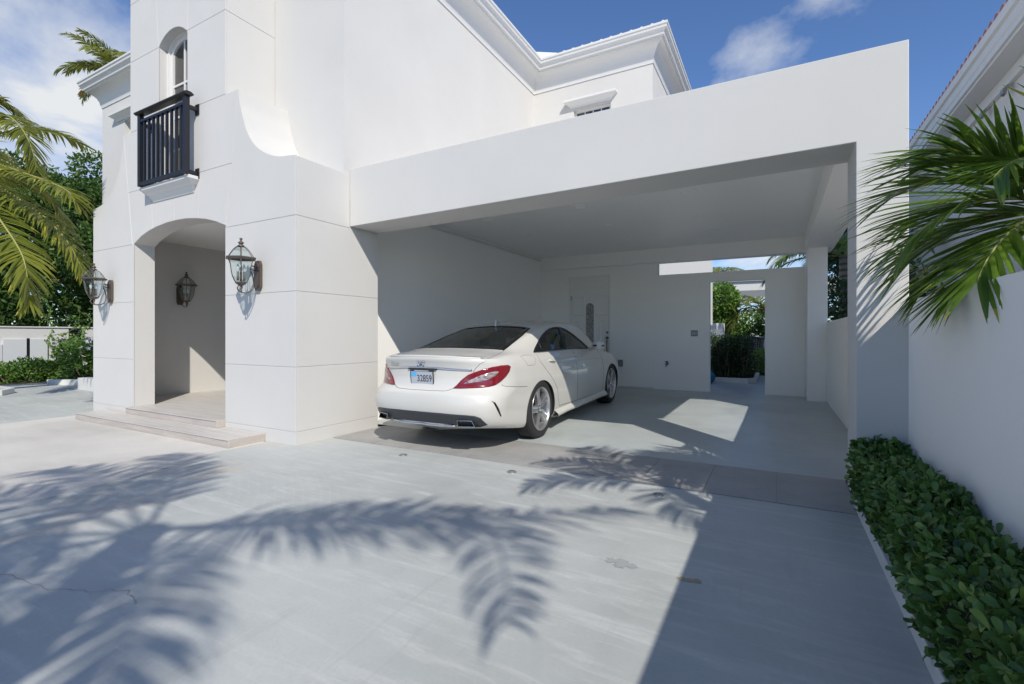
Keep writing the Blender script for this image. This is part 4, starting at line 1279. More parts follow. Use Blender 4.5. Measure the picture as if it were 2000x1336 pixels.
def shrub(name, clumps, n, leaf, label, seed, m='bush', cat='shrub', width=.55, group=None, stems=True):
    c0 = clumps[0][0]
    e = empty(name, (c0[0], c0[1], 0))
    rng = np.random.default_rng(seed)
    if stems:
        sm = MB()
        for (c, r) in clumps:
            for k in range(2): limb(sm, (c[0]+rng.normal()*.05, c[1]+rng.normal()*.05, 0), (c[0]+rng.normal()*r[0]*.4, c[1]+rng.normal()*r[1]*.4, c[2]+r[2]*.4), .02, .006, rng, 4)
        sm.build('stems', M['bark'], e, True)
    foliage('foliage', clumps, n, leaf, M[m], e, seed, width, 1.0, .1)
    tag(e, label, cat, group)
    return e
def box_clumps(x0, x1, y0, y1, z0, z1, r, seed, step=None):
    rng = np.random.default_rng(seed); out = []
    st = step or r*1.25
    for x in np.arange(x0+r*.6, x1-r*.4, st):
        for y in np.arange(y0+r*.6, y1-r*.4, st):
            for z in np.arange(z0+r*.6, z1-r*.4, st):
                out.append(((x+rng.normal()*r*.15, y+rng.normal()*r*.15, z+rng.normal()*r*.12), (r*rng.uniform(.8, 1.1),)*3))
    return out
shrub('low_hedge', box_clumps(-16.4, -14.9, 2.6, 5.2, 0, .62, .32, 41), 9000, .075, 'low round green hedge in front of the grey gate panels', 41)
shrub('low_hedge', box_clumps(-14.2, -12.75, 1.6, 3.25, .05, .72, .30, 43), 6000, .075, 'yellow green shrub on the near left kerb', 43)
fl_e = shrub('flowering_bush', box_clumps(-15.4, -13.9, 4.9, 6.6, 0, .92, .34, 45), 12000, .075, 'green bush with long climbing shoots and white flowers beside the house', 45)
rng = np.random.default_rng(47)
shoot_m = MB(); SP = []; 
for (u, v0, lx) in ((85, 600, .1), (100, 608, .0), (72, 640, -.2), (128, 634, .25), (152, 640, -.1), (165, 598, -.3), (175, 612, .1), (80, 650, .2), (112, 650, .1)):
    k = (u-1000)/940; t = 13.6
    x = t*(-.4818+.8763*k); y = t*(.8763+.4818*k); zt = 1.1+(655-v0)/940*t
    pts = [np.array([x+.1*rng.normal(), y+.1*rng.normal(), .5+(zt-.5)*s])+np.array([.06*math.sin(7*s+lx*9), lx*s*s*.5, 0]) for s in np.linspace(0, 1, 7)]
    shoot_m.tube([tuple(p) for p in pts], [.008]*7, 5)
    for s in np.linspace(0.05, 1, 34):
        f = s*6; i = min(int(f), 5); SP.append(pts[i]*(1-(f-i))+pts[i+1]*(f-i)+rng.normal(size=3)*.035)
shoot_m.build('shoots', mat('green_stem', (.12, .16, .05), .6), fl_e, True)
SP = np.array(SP); D = nrm(rng.normal(size=SP.shape)); L = rng.uniform(.06, .11, len(SP))
V, F, ids = leaves(SP, D, L, L*.7, rng); link('shoot_leaves', np_mesh('shoot_leaves', V, F, M['bush'], np.clip(rng.normal(.72, .15, len(SP)), 0, 1)[ids]), fl_e)
for k in range(70):
    c = (rng.uniform(-14.4, -13.6), rng.uniform(4.9, 6.5), rng.uniform(.35, 1.05))
    if k % 2: c = (c[0], c[1], rng.uniform(.75, 1.05))
    fm = MB()
    if k == 0:
        pv = MB()
        for j in range(5):
            a = 2*PI*j/5; ca, sa = math.cos(a), math.sin(a)
            pv.quad((0, 0, 0), (.028*ca-.014*sa, .028*sa+.014*ca, .01), (.045*ca, .045*sa, .004), (.028*ca+.014*sa, .028*sa-.014*ca, .01))
        pmesh = pv.mesh('flower', M['flower'])
    o = bpy.data.objects.new('flower', pmesh); COL.objects.link(o); o.parent = fl_e; o.matrix_parent_inverse = fl_e.matrix_basis.inverted()
    o.location = c; o.rotation_euler = (rng.uniform(-1.2, 1.2), rng.uniform(.2, 1.4), rng.uniform(0, 6)); o.scale = (1.1,)*3
bedm = MB().prism([(-18, -3), (-12.35, -3), (-12.35, 3.18), (-12.75, 3.42), (-14.9, 3.42), (-14.9, 2.5), (-18, 2.5)], -.01, .012, 'z').build('planting_bed', M['soil']); tag(bedm, kind='structure')
bed2 = MB().prism([(-18, 2.5), (-15.0, 2.5), (-15.0, 4.6), (-14.1, 4.45), (-13.2, 5.0), (-13.2, 8), (-18, 8)], -.01, .014, 'z').build('planting_bed', M['soil']); tag(bed2, kind='structure')
kb1 = MB().prism([(-12.43, 0), (-12.33, 0), (-12.33, 3.2), (-12.75, 3.48), (-13.6, 3.48), (-13.6, 3.38), (-12.8, 3.38), (-12.43, 3.14)], 0, .10, 'z').build('bed_kerb', M['kerb'], bevel=.006)
tag(kb1, 'white kerb round the near left planting bed', 'kerb')
kb2 = MB().prism([(-14.15, 4.37), (-13.1, 4.92), (-13.1, 7), (-13.2, 7), (-13.2, 4.99), (-14.2, 4.46)], 0, .12, 'z').build('bed_kerb', M['kerb'], bevel=.006)
tag(kb2, 'white kerb along the bed of the flowering bush', 'kerb')

tree('feathery_tree', (-20.6, 5.4, 0), 6.6, 2.3, 'dark feathery tree nearest the palm beyond the yard wall', 51, 16000, .17, lean=(0, .2))
tree('feathery_tree', (-21.5, 7.6, 0), 7.4, 2.4, 'tall green tree beside the house corner beyond the yard wall', 53, 16000, .17)
tree('feathery_tree', (-23.5, 4.0, 0), 7.6, 2.6, 'tree farthest left behind the coconut fronds', 55, 12000, .19)
tree('feathery_tree', (-24.5, 9.8, 0), 7.0, 2.6, 'tree half hidden by the house edge beyond the yard wall', 57, 9000, .19)
shrub('undergrowth', box_clumps(-20.6, -19.0, 2.5, 10.5, .3, 3.4, .75, 59), 16000, .17, 'dark mass of bushes directly behind the yard wall', 59, 'tree', 'bushes', .4)

shrub('undergrowth', box_clumps(-27.5, -25.0, 0, 14, .6, 6.8, 1.5, 60), 9000, .34, 'distant dark trees closing the view beyond the left wall', 60, 'tree', 'bushes', .45)

# ---- garden behind the carport
gpth = MB(); gpth.quad((-6, 10.6, .048), (2.6, 10.6, .048), (2.6, 30, .048), (-6, 30, .048))
tag(gpth.build('garden_path', M['cfloor']), kind='structure')
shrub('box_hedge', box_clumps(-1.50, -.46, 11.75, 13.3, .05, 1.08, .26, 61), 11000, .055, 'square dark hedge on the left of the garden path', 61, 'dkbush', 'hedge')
shrub('box_hedge', box_clumps(-.50, .25, 14.0, 15.2, .05, .78, .24, 63), 5000, .055, 'small round hedge on the right of the garden path', 63, 'bush', 'hedge')
gk = MB().prism([(-1.62, 11.62), (-.55, 11.62), (-.38, 11.8), (-.38, 13.6), (-.46, 13.6), (-.46, 11.84), (-.6, 11.70), (-1.62, 11.70)], .05, .16, 'z').build('bed_kerb', M['kerb'], bevel=.006)
tag(gk, 'kerb round the square hedge in the rear garden', 'kerb')
stone_m = mat('rubble_stone', (.34, .30, .25), .9)
sw_e = empty('stone_wall', (-.6, 19.6, 0)); tag(sw_e, 'low rubble stone wall at the end of the garden path', 'wall')
MB().box(-2.6, 1.6, 19.55, 19.85, .03, 1.0).build('mortar', mat('mortar', (.22, .2, .175), .95), sw_e)
random.seed(8)
for row in range(6):
    xx = -2.6
    while xx < 1.55:
        w = random.uniform(.16, .34); h = .15
        z = .06+row*.155
        m_ = MB(); q = [random.uniform(-.015, .015) for _ in range(8)]
        m_.box(xx+.01, min(xx+w, 1.6)-.01, 19.49+q[0]*1.5, 19.56, z+.008+q[1]*.3, z+h-.004+q[2]*.3)
        m_.build('stone', stone_m, sw_e, bevel=.012)
        xx += w
MB().box(-2.65, 1.65, 19.46, 19.9, 1.0005, 1.06).build('coping', mat('coping_stone', (.42, .38, .32), .85), sw_e, bevel=.01)
shrub('variegated_bush', box_clumps(-2.2, 1.4, 20.0, 21.4, .8, 2.1, .45, 65), 9000, .10, 'yellow green bush growing over the stone wall', 65, 'bush')
shrub('garden_bush', box_clumps(-1.9, -.9, 17.0, 18.6, .2, 2.75, .5, 67), 9000, .11, 'tall green bush beside the white pier in the rear garden', 67, 'bush')
pier = MB().box(-1.72, -1.34, 15.0, 15.5, .05, 1.45).build('garden_pier', M['whitepaint'], bevel=.01)
tag(pier, 'square white pier with a creeper behind the dark hedge', 'pier')
wb = empty('garden_building', (-3.2, 16, 0)); tag(wb, 'bright white building rising behind the rear carport wall', 'building')
MB().box(-4.8, -1.76, 16.0, 16.3, .05, 4.2).build('wall', M['whitepaint'], wb)
MB().box(-4.8, -1.72, 15.95, 16.35, 4.2, 4.35).build('coping', M['whitepaint'], wb)
pv_e = empty('garden_pavilion', (-.5, 25, 0)); tag(pv_e, 'white flat roof seen over the rear garden bushes', 'pavilion')
MB().box(-4.5, 3.0, 23.0, 27.0, 3.02, 3.42).build('roof_slab', M['whitepaint'], pv_e, bevel=.01)
MB().box(-4.5, 3.0, 22.9, 27.1, 3.4205, 3.5).build('roof_edge', M['whitepaint'], pv_e, bevel=.01)
for xx in (-4.2, 2.7): MB().box(xx-.15, xx+.15, 23.2, 23.5, .05, 3.02).build('column', M['whitepaint'], pv_e)
palm('arching_palm', (-.15, 17.6, 0), 1.7, .14,
     [(188, 48, 1.1, 2.3, 0), (200, 62, 1.0, 2.2, 0), (176, 70, 1.0, 2.0, 0), (215, 30, 1.1, 2.1, 0), (160, 40, 1.0, 2.0, 0), (240, 60, 1, 1.9, 0), (280, 45, 1, 1.9, 0), (20, 45, 1, 1.9, 0), (320, 60, 1, 1.9, 0), (90, 50, 1, 1.9, 0)],
     'bright palm whose arching frond frames the garden doorway', 71, 'coco', .55, .04, 36, 1.55, 'palms', (0, 0), .8)
palm('garden_tall_palm', (-3.1, 30, 0), 4.6, .16,
     [(a*40, 30, 1, 1.5, 0) for a in range(9)]+[(200, 60, 1, 1.4, 0)], 'distant palm crown above the pavilion roof', 73, 'coco', .55, .05, 30, 1.9, 'palms')
palm('side_palm', (1.35, 13.2, 0), 2.9, .13,
     [(a*38, 36, 1, 1.6, 0) for a in range(9)]+[(190, 60, 1.1, 1.6, 0), (215, 20, 1.2, 1.5, 0), (180, 8, 1.1, 1.2, 0)], 'palm beyond the low side wall of the carport', 75, 'palm', .5, .04, 34, 1.6, 'palms')
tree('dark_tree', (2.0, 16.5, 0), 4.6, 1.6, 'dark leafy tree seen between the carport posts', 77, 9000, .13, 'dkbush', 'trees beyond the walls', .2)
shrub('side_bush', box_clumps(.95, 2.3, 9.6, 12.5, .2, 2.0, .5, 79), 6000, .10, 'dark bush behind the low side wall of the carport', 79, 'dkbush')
# garden chairs
def chair(loc, rz, m, label, lattice=False):
    e = empty('garden_chair', loc, rz)
    def P(b, n): o = b.build(n, m); o.parent = e; return o
    P(MB().box(-.23, .23, -.22, .22, .42, .46), 'seat')
    for x in (-.2, .2):
        for y in (-.19, .19): P(MB().tube([(x, y, .43), (x*1.1, y*1.12, 0)], .016, 6), 'leg')
    fr_ = MB()
    fr_.tube([(-.21, .21, .45), (-.22, .27, .92), (-.1, .28, .98), (.1, .28, .98), (.22, .27, .92), (.21, .21, .45)], .018, 6)
    P(fr_, 'back_frame')
    for k in range(5):
        x = -.14+k*.07; P(MB().tube([(x, .215, .46), (x, .275, .95)], .010, 5), 'back_bar')
    for zz in (.6, .75): P(MB().tube([(-.21, .235, zz), (.21, .235, zz)], .010, 5), 'back_bar')
    tag(e, label, 'chair', 'garden chairs')
chair((-.75, 17.3, .05), R(200), M['black'], 'black garden chair in front of the stone wall')
chair((-.28, 16.4, .05), R(215), M['whitepaint'], 'white garden chair at the right edge of the doorway')
pot = empty('blue_pot', (-1.31, 11.35, .05))
tag(pot, 'round glazed blue pot on the floor at the garden doorway', 'pot')
MB().lathe([(.0, .0), (.07, .0), (.12, .05), (.145, .12), (.14, .19), (.10, .245), (.075, .26), (.085, .28), (.078, .285), (.06, .26), (.06, .2)], (-1.31, 11.35, .052), 24).build('body', mat('blue_glaze', (.02, .16, .26), .12), pot, True)
dp = empty('garden_post', (-1.46, 11.2, .05))
MB().box(-1.50, -1.40, 11.1, 11.2, .05, .82).build('post', M['black'], dp); MB().box(-1.52, -1.38, 11.08, 11.22, .82, .85).build('cap', M['bronze'], dp)
tag(dp, 'dark square post at the left edge of the garden doorway', 'post')
# ------------------------------------------------------------------ car
class Pchip:
    def __init__(s, x, y):
        s.x = np.asarray(x, float); s.y = np.asarray(y, float)
        h = np.diff(s.x); d = np.diff(s.y)/h
        m = np.zeros(len(s.x))
        m[0], m[-1] = d[0], d[-1]
        for i in range(1, len(m)-1):
            if d[i-1]*d[i] > 0:
                w1 = 2*h[i]+h[i-1]; w2 = h[i]+2*h[i-1]
                m[i] = (w1+w2)/(w1/d[i-1]+w2/d[i])
        s.m = m
    def __call__(s, q):
        q = np.clip(np.asarray(q, float), s.x[0], s.x[-1])
        i = np.clip(np.searchsorted(s.x, q)-1, 0, len(s.x)-2)
        h = s.x[i+1]-s.x[i]; t = (q-s.x[i])/h
        return (s.y[i]*(1+2*t)*(1-t)**2+s.m[i]*h*t*(1-t)**2+s.y[i+1]*t*t*(3-2*t)+s.m[i+1]*h*t*t*(t-1))
CX = [-1.16, -1.0, -.8, -.55, -.2, .2, .55, .9, 1.2, 1.5, 1.8, 2.1, 2.35, 2.5, 2.9, 3.3, 3.55, 3.72]
T_zc = Pchip(CX, [.985, 1.008, 1.034, 1.066, 1.16, 1.265, 1.345, 1.388, 1.402, 1.393, 1.355, 1.255, 1.125, 1.045, .99, .91, .82, .70])
T_dr = Pchip(CX, [.030, .030, .030, .036, .046, .05, .05, .05, .05, .05, .05, .05, .045, .04, .035, .035, .03, .03])
T_yr = Pchip(CX, [.55, .575, .605, .63, .645, .65, .655, .665, .67, .67, .665, .66, .66, .66, .62, .58, .50, .45])
T_ygb = Pchip(CX, [.745, .76, .775, .79, .805, .82, .828, .83, .83, .83, .825, .815, .80, .78, .74, .70, .62, .55])
T_zgb = Pchip(CX, [.930, .950, .977, 1.000, 1.008, 1.0, .99, .98, .97, .96, .95, .945, .94, .93, .895, .825, .75, .65])
T_w = Pchip(CX, [.885, .895, .905, .920, .938, .943, .940, .938, .938, .938, .938, .938, .938, .94, .94, .92, .88, .84])
T_zsh = Pchip(CX, [.895, .915, .938, .958, .968, .958, .947, .936, .926, .916, .906, .896, .888, .88, .845, .78, .705, .63])
T_zb = Pchip(CX, [.305, .297, .280, .24, .19, .185, .185, .185, .185, .185, .185, .185, .185, .185, .19, .19, .19, .20])
T_sh = Pchip([0, .06, .16, .32, .5, .64, .76, .88, .95, 1.0], [.935, .972, .988, .996, 1.0, .995, .978, .957, .938, .910])
T_xr = Pchip([0, .07, .18, .30, .42, .475, .51, .56, .7, .84, .93, .975, 1.0], [-1.105, -1.13, -1.165, -1.182, -1.180, -1.172, -1.146, -1.118, -1.095, -1.098, -1.115, -1.130, -1.128])
T_xf = Pchip([0, .2, .5, .8, 1.0], [3.62, 3.70, 3.72, 3.67, 3.56])
def car_top(x, y):
    x = np.asarray(x, float); y = np.abs(np.asarray(y, float))
    zc, yr, yg, zg, zs = T_zc(x), T_yr(x), T_ygb(x), T_zgb(x), T_zsh(x)
    zr = zc-T_dr(x); ys = T_w(x)*.910
    out = np.zeros_like(y)
    for i in range(len(y)):
        p = Pchip([-yr[i]*.6, 0, yr[i]*.62, yr[i], yg[i], max(ys[i], yg[i]+.02)], [zc[i]-.3*(zc[i]-zr[i]), zc[i], zc[i]-.32*(zc[i]-zr[i]), zr[i], zg[i], zs[i]])
        out[i] = p(min(y[i], max(ys[i], yg[i]+.02)))
    return out

def car_body_mesh():
    nr, ns, nf = 30, 150, 24
    vs = np.concatenate([np.linspace(0, .08, 3)[:-1], np.linspace(.08, .44, 9)[:-1], np.linspace(.44, .60, 9)[:-1], np.linspace(.60, 1.0, 15)])
    rows = []
    Lf = .75
    for v in vs:
        Lr = .44+.16*min(1, max(0, (v-.34)/.26)); pw = .70+.08*min(1, max(0, (v-.34)/.26))
        xr, xf = float(T_xr(v)), float(T_xf(v)); sh = float(T_sh(v))
        ph = np.linspace(0, PI/2, nr)
        Wr = float(T_w(xr+Lr))*sh
        xa = xr+Lr*(1-np.cos(ph)**pw); ya = Wr*np.sin(ph)**pw
        # even out the first points, which the power spreads
        xs = np.linspace(xr+Lr, xf-Lf, ns+2)[1:-1]; ys = T_w(xs)*sh
        pf = np.linspace(PI/2, 0, nf); Wf = float(T_w(xf-Lf))*sh
        xb = xf-Lf*(1-np.cos(pf)**.75); yb = Wf*np.sin(pf)**.75
        X = np.concatenate([xa, xs, xb]); Y = np.concatenate([ya, ys, yb])
        rows.append((v, X, Y))
    # top edge heights first
    Xt, Yt = rows[-1][1], rows[-1][2]
    Zt = car_top(Xt, Yt)
    n = len(Xt)
    R_ = []
    zb = T_zb(Xt)
    for v, X, Y in rows:
        R_.append(np.stack([X, Y, zb+(Zt-zb)*v], 1))
    q = np.concatenate([np.linspace(0, .5, 22)[1:], np.linspace(.5, 1, 13)[1:]])
    xs_ = np.clip(Xt, -.62, 2.9)
    for t in q:
        x = Xt+(xs_-Xt)*(t if True else t); y = Yt*(1-t)
        R_.append(np.stack([x, y, car_top(x, y)], 1))
    # underside
    b = R_[0].copy(); b[:, 1] *= .9; b[:, 2] += .0
    und = []
    for t in (.5, 1.0):
        c = R_[0].copy(); c[:, 1] *= (1-t); c[:, 0] = c[:, 0]+(np.clip(c[:, 0], -.8, 3.2)-c[:, 0])*t; c[:, 2] = R_[0][:, 2]*(1-t)+.17*t
        und.append(c)
    R_ = und[::-1]+R_
    m = len(R_)
    V = np.array(R_)                     # m x n x 3, y >= 0 half
    Vm = V.copy(); Vm[..., 1] *= -1
    verts = np.concatenate([V.reshape(-1, 3), Vm.reshape(-1, 3)])
    F = []
    o = m*n
    for i in range(m-1):
        for k in range(n-1):
            a = i*n+k
            F.append((a, a+n, a+n+1, a+1))
            F.append((o+a, o+a+1, o+a+n+1, o+a+n))
    me = bpy.data.meshes.new('body'); me.from_pydata([tuple(v) for v in verts], [], F)
    bm = bmesh.new(); bm.from_mesh(me)
    bmesh.ops.remove_doubles(bm, verts=bm.verts, dist=.0012)
    bmesh.ops.recalc_face_normals(bm, faces=bm.faces)
    bm.to_mesh(me); bm.free()
    me.polygons.foreach_set('use_smooth', [True]*len(me.polygons))
    return me
def build_car():
    car = empty('parked_car', (-2.96, 4.64, .008))
    car.rotation_euler = (0, 0, R(91)); car.rotation_euler.rotate_axis('Y', R(-.9))
    car.scale = (.946, .83, .91)
    tag(car, 'pearl white four-door coupe parked nose-in under the carport', 'car')
    paint = mat('pearl_paint', (.61, .60, .565), .32, spec=.5, Coat_Weight=1.0, Coat_Roughness=.03)
    tp_ = NT(paint); tp_.bump(tp_.noise(tp_.pos(), 900, 2), .02, .0005)
    blk = mat('gloss_black_trim', (.01, .01, .011), .15)
    rub = mat('tyre_rubber', (.022, .022, .023), .75)
    dk = mat('dark_interior', (.085, .095, .09), .8)
    shelf_m = mat('parcel_shelf', (.34, .37, .34), .8)
    well = mat('wheel_well', (.006, .006, .007), .9)
    chrome = mat('chrome', (.80, .80, .82), .08, 1)
    alloy = mat('silver_alloy', (.62, .62, .63), .28, .9)
    seamm = mat('panel_gap', (.10, .10, .095), .8)
    glass = thin_glass('car_glass', (.58, .70, .64), .16)
    rglass = thin_glass('rear_glass', (.60, .72, .66), .34)
    frit = mat('glass_border', (.008, .008, .009), .08)
    dgrey = mat('bumper_insert', (.035, .038, .045), .4)
    def part(name, me, parent=car):
        o = bpy.data.objects.new(name, me); COL.objects.link(o); o.parent = parent; return o
    raw = car_body_mesh()
    bm0 = bmesh.new(); bm0.from_mesh(raw); bvh = BVHTree.FromBMesh(bm0); bm0.free()
    # ---- window outlines on the right flank (x, z)
    DLO = [(-.03, .995), (.05, 1.03), (.17, 1.083), (.306, 1.15), (.433, 1.205), (.566, 1.252), (.686, 1.281), (.805, 1.297), (.92, 1.302), (1.04, 1.296), (1.16, 1.275), (1.30, 1.236), (1.443, 1.188), (1.595, 1.131), (1.72, 1.08), (1.90, 1.0), (1.86, .955), (1.58, .967), (1.27, .977), (1.0, .983), (.745, .987), (.5, .989), (.296, .990), (.128, .990)]
    RG = [(-.555, 0), (-.548, -.2), (-.525, -.42), (-.462, -.665), (-.2, -.640), (.1, -.608), (.40, -.555), (.42, -.40), (.43, -.2), (.43, 0)]
    RG = RG+[(x, -y) for x, y in RG[-2:0:-1]]
    WS = [(2.30, 0), (2.27, -.35), (2.14, -.62), (1.78, -.60), (1.68, -.45), (1.65, 0)]
    WS = WS+[(x, -y) for x, y in WS[-2:0:-1]]
    def shrink(poly, d):
        n = len(poly); ar = sum(poly[i][0]*poly[(i+1) % n][1]-poly[(i+1) % n][0]*poly[i][1] for i in range(n))
        sg = 1 if ar > 0 else -1; out = []
        for i in range(n):
            p0, p1, p2 = Vector(poly[i-1]), Vector(poly[i]), Vector(poly[(i+1) % n])
            a = (p1-p0).normalized(); b = (p2-p1).normalized()
            n1 = Vector((-a.y, a.x))*sg; n2 = Vector((-b.y, b.x))*sg
            q = p1+(n1+n2)*(d/max(1+n1.dot(n2), .45)); out.append((q.x, q.y))
        return out
    # ---- cutters
    cut = []
    def cutter(mb, m):
        me = mb.mesh('cutter', m); b = bmesh.new(); b.from_mesh(me); bmesh.ops.recalc_face_normals(b, faces=b.faces); b.to_mesh(me); b.free()
        o = bpy.data.objects.new('cutter', me); COL.objects.link(o); cut.append(o)
    AX = (-.012, 2.765)
    for ax in AX:
        for sy in (-1, 1):
            mb = MB(); pr = [(ax+.372*math.cos(a), .325+.352*math.sin(a)) for a in np.linspace(0, 2*PI, 49)[:-1]]
            mb.prism(pr, min(sy*.60, sy*1.2), max(sy*.60, sy*1.2), 'y'); cutter(mb, well)
    cab = MB(); rows = []
    xs = [-.50, -.42, -.2, .1, .28, .30, .6, 1.0, 1.4, 1.7, 2.0, 2.2]
    for x in xs:
        zf = .985 if x < .29 else .50
        zc, zr, yr = float(T_zc(x))-.045, float(T_zc(x)-T_dr(x))-.05, float(T_yr(x))-.03
        zt = max(zf+.008, zc); zr = max(zf+.006, zr)
        sec = [(-.74, zf), (-.745, max(zf+.004, min(.975, zr-.002))), (-yr, zr), (-yr*.5, zt-.004), (0, zt), (yr*.5, zt-.004), (yr, zr), (.745, max(zf+.004, min(.975, zr-.002))), (.74, zf)]
        rows.append([(x, y, z) for y, z in sec])
    k = len(rows[0])
    for r_ in rows: cab.v += r_
    for i in range(len(rows)-1):
        for j in range(k):
            j2 = (j+1) % k
            cab.f.append((i*k+j, i*k+j2, (i+1)*k+j2, (i+1)*k+j))
    cab.f.append(tuple(range(k))[::-1]); cab.f.append(tuple(range((len(rows)-1)*k, len(rows)*k)))
    cutter(cab, dk)
    cutter(MB().prism(shrink(DLO, .012), -1.3, 1.3, 'y'), blk)
    cutter(MB().prism(shrink(RG, .055), .99, 1.7, 'z'), blk)
    cutter(MB().prism(shrink(WS, .05), .99, 1.7, 'z'), blk)
    raw.materials.append(paint)
    body = part('body', raw)
    mods = []
    tmp = bpy.data.objects.new('tmp_body', raw); COL.objects.link(tmp)
    for c in cut:
        m = tmp.modifiers.new('b', 'BOOLEAN'); m.operation = 'DIFFERENCE'; m.object = c; m.solver = 'EXACT'
        try: m.material_mode = 'TRANSFER'
        except Exception: pass
    bpy.context.view_layer.update()
    dg = bpy.context.evaluated_depsgraph_get()
    me2 = bpy.data.meshes.new_from_object(tmp.evaluated_get(dg)); me2.name = 'body'
    bpy.data.objects.remove(tmp)
    for c in cut: bpy.data.objects.remove(c)
    body.data = me2
    if len(me2.polygons) < 1000: body.data = raw
    me2.polygons.foreach_set('use_smooth', [True]*len(me2.polygons))
    me2.set_sharp_from_angle(angle=R(38))
    # ---- patches that lie on the body
    def patch(name, pts, direction, m, off=.003, thick=.004, grid=.025, parent=car, mirror=False, ring=None, smooth=True):
        d = Vector(direction).normalized()
        a = d.cross(Vector((0, 0, 1)))
        a = Vector((1, 0, 0)) if a.length < .1 else a.normalized()
        b = a.cross(d).normalized()
        P2 = [(Vector(p).dot(a), Vector(p).dot(b)) for p in pts]
        bm = bmesh.new()
        def face(poly): return bm.faces.new([bm.verts.new((p[0], p[1], 0)) for p in poly])
        if ring:
            inn = shrink(P2, ring); n = len(P2)
            vo = [bm.verts.new((p[0], p[1], 0)) for p in P2]; vi = [bm.verts.new((p[0], p[1], 0)) for p in inn]
            for i in range(n): bm.faces.new((vo[i], vo[(i+1) % n], vi[(i+1) % n], vi[i]))
        else: face(P2)
        for ax in (0, 1):
            lo = min(p[ax] for p in P2); hi = max(p[ax] for p in P2)
            t = lo+grid
            while t < hi-1e-4:
                no = Vector((1, 0, 0)) if ax == 0 else Vector((0, 1, 0))
                bmesh.ops.bisect_plane(bm, geom=bm.verts[:]+bm.edges[:]+bm.faces[:], plane_co=no*t, plane_no=no)
                t += grid
        bad = []
        far = a*0
        for v in bm.verts:
            og = a*v.co.x+b*v.co.y-d*4.0
            h = bvh.ray_cast(og, d)
            if h[0] is None:
                bad.append(v); continue
            v.co = h[0]+h[1]*off
        if bad: bmesh.ops.delete(bm, geom=bad, context='VERTS')
        bmesh.ops.recalc_face_normals(bm, faces=bm.faces)
        # face outward
        if bm.faces:
            f = max(bm.faces, key=lambda q: q.calc_area())
            if f.normal.dot(d) > 0: bmesh.ops.reverse_faces(bm, faces=bm.faces)
        me = bpy.data.meshes.new(name); bm.to_mesh(me)
        if mirror:
            bmm = bm.copy()
            for v in bmm.verts: v.co.y *= -1
            bmesh.ops.reverse_faces(bmm, faces=bmm.faces)
            mm = bpy.data.meshes.new(name); bmm.to_mesh(mm); bmm.free()
        bm.free()
        outs = []
        for q in ([me, mm] if mirror else [me]):
            q.materials.append(m)
            if smooth: q.polygons.foreach_set('use_smooth', [True]*len(q.polygons))
            o = part(name, q, parent)
            if thick:
                s_ = o.modifiers.new('solid', 'SOLIDIFY'); s_.thickness = thick; s_.offset = -1
            outs.append(o)
        return outs
    def surf(pts, step=.03, off=.0):
        out = []
        for i in range(len(pts)-1):
            p, q = Vector(pts[i]), Vector(pts[i+1]); n = max(1, int((q-p).length/step))
            for k in range(n):
                h = bvh.find_nearest(p.lerp(q, k/n)); out.append(h[0]+h[1]*off)
        h = bvh.find_nearest(Vector(pts[-1])); out.append(h[0]+h[1]*off)
        return out
    def seam(name, pts, r=.0032, m=seamm, mirror=True, off=-.001, parent=car):
        for sg in ((1, -1) if mirror else (1,)):
            b = MB(); b.tube([(p.x, p.y*sg, p.z) for p in surf(pts, .03, off)], r, 6); part(name, b.mesh(name, m, True), parent)
    side = (0, 1, 0)      # looking at the right flank
    # side glass: three panes each side, black posts, bright surround
    def clip(poly, lo, hi):
        """part of an outline between two x values"""
        def cut1(P, x, keep):
            out = []
            for i in range(len(P)):
                p, q = P[i], P[(i+1) % len(P)]
                ip, iq = (p[0]-x)*keep >= 0, (q[0]-x)*keep >= 0
                if ip: out.append(p)
                if ip != iq:
                    t = (x-p[0])/(q[0]-p[0]); out.append((x, p[1]+(q[1]-p[1])*t))
            return out
        return cut1(cut1(poly, lo, 1), hi, -1)
    for lo, hi in ((-1, .255), (.275, .935), (1.05, 3)):
        patch('side_window', [(x, -1, z) for x, z in clip(DLO, lo, hi)], side, glass, -.006, 0, .06, mirror=True)
    patch('window_post', [(x, -1, z) for x, z in clip(DLO, .93, 1.055)], side, blk, .001, .02, .06, mirror=True)
    patch('window_post', [(x, -1, z) for x, z in clip(DLO, .250, .280)], side, blk, .001, .02, .06, mirror=True)
    patch('window_trim', [(x, -1, z) for x, z in DLO], side, blk, .0025, .012, .06, mirror=True, ring=.020)
    seam('chrome_trim', [(x, -.82, z-.004) for x, z in DLO[15:]+DLO[:1]], .006, chrome, off=.004)
    # rear and front screens: black border ring round the pane
    down = (0, 0, -1)
    patch('rear_window', [(x, y, 1) for x, y in shrink(RG, .05)], down, rglass, -.001, 0, .06)
    patch('rear_window_border', [(x, y, 1) for x, y in RG], down, frit, .003, .01, .06, ring=.062)
    patch('windscreen', [(x, y, 1) for x, y in shrink(WS, .045)], down, glass, -.001, 0, .08)
    patch('windscreen_border', [(x, y, 1) for x, y in WS], down, frit, .003, .01, .08, ring=.055)
    # tail lamps
    TL = [(-1.08, -.406, .682), (-1.063, -.442, .713), (-1.042, -.497, .771), (-1.018, -.561, .82), (-.99, -.622, .845), (-.94, -.701, .873), (-.875, -.771, .893), (-.785, -.826, .903), (-.687, -.856, .901), (-.654, -.868, .881), (-.686, -.872, .837), (-.746, -.863, .787), (-.81, -.84, .743), (-.864, -.807, .711), (-.915, -.761, .695), (-.967, -.694, .689), (-1.024, -.587, .686), (-1.057, -.496, .683)]
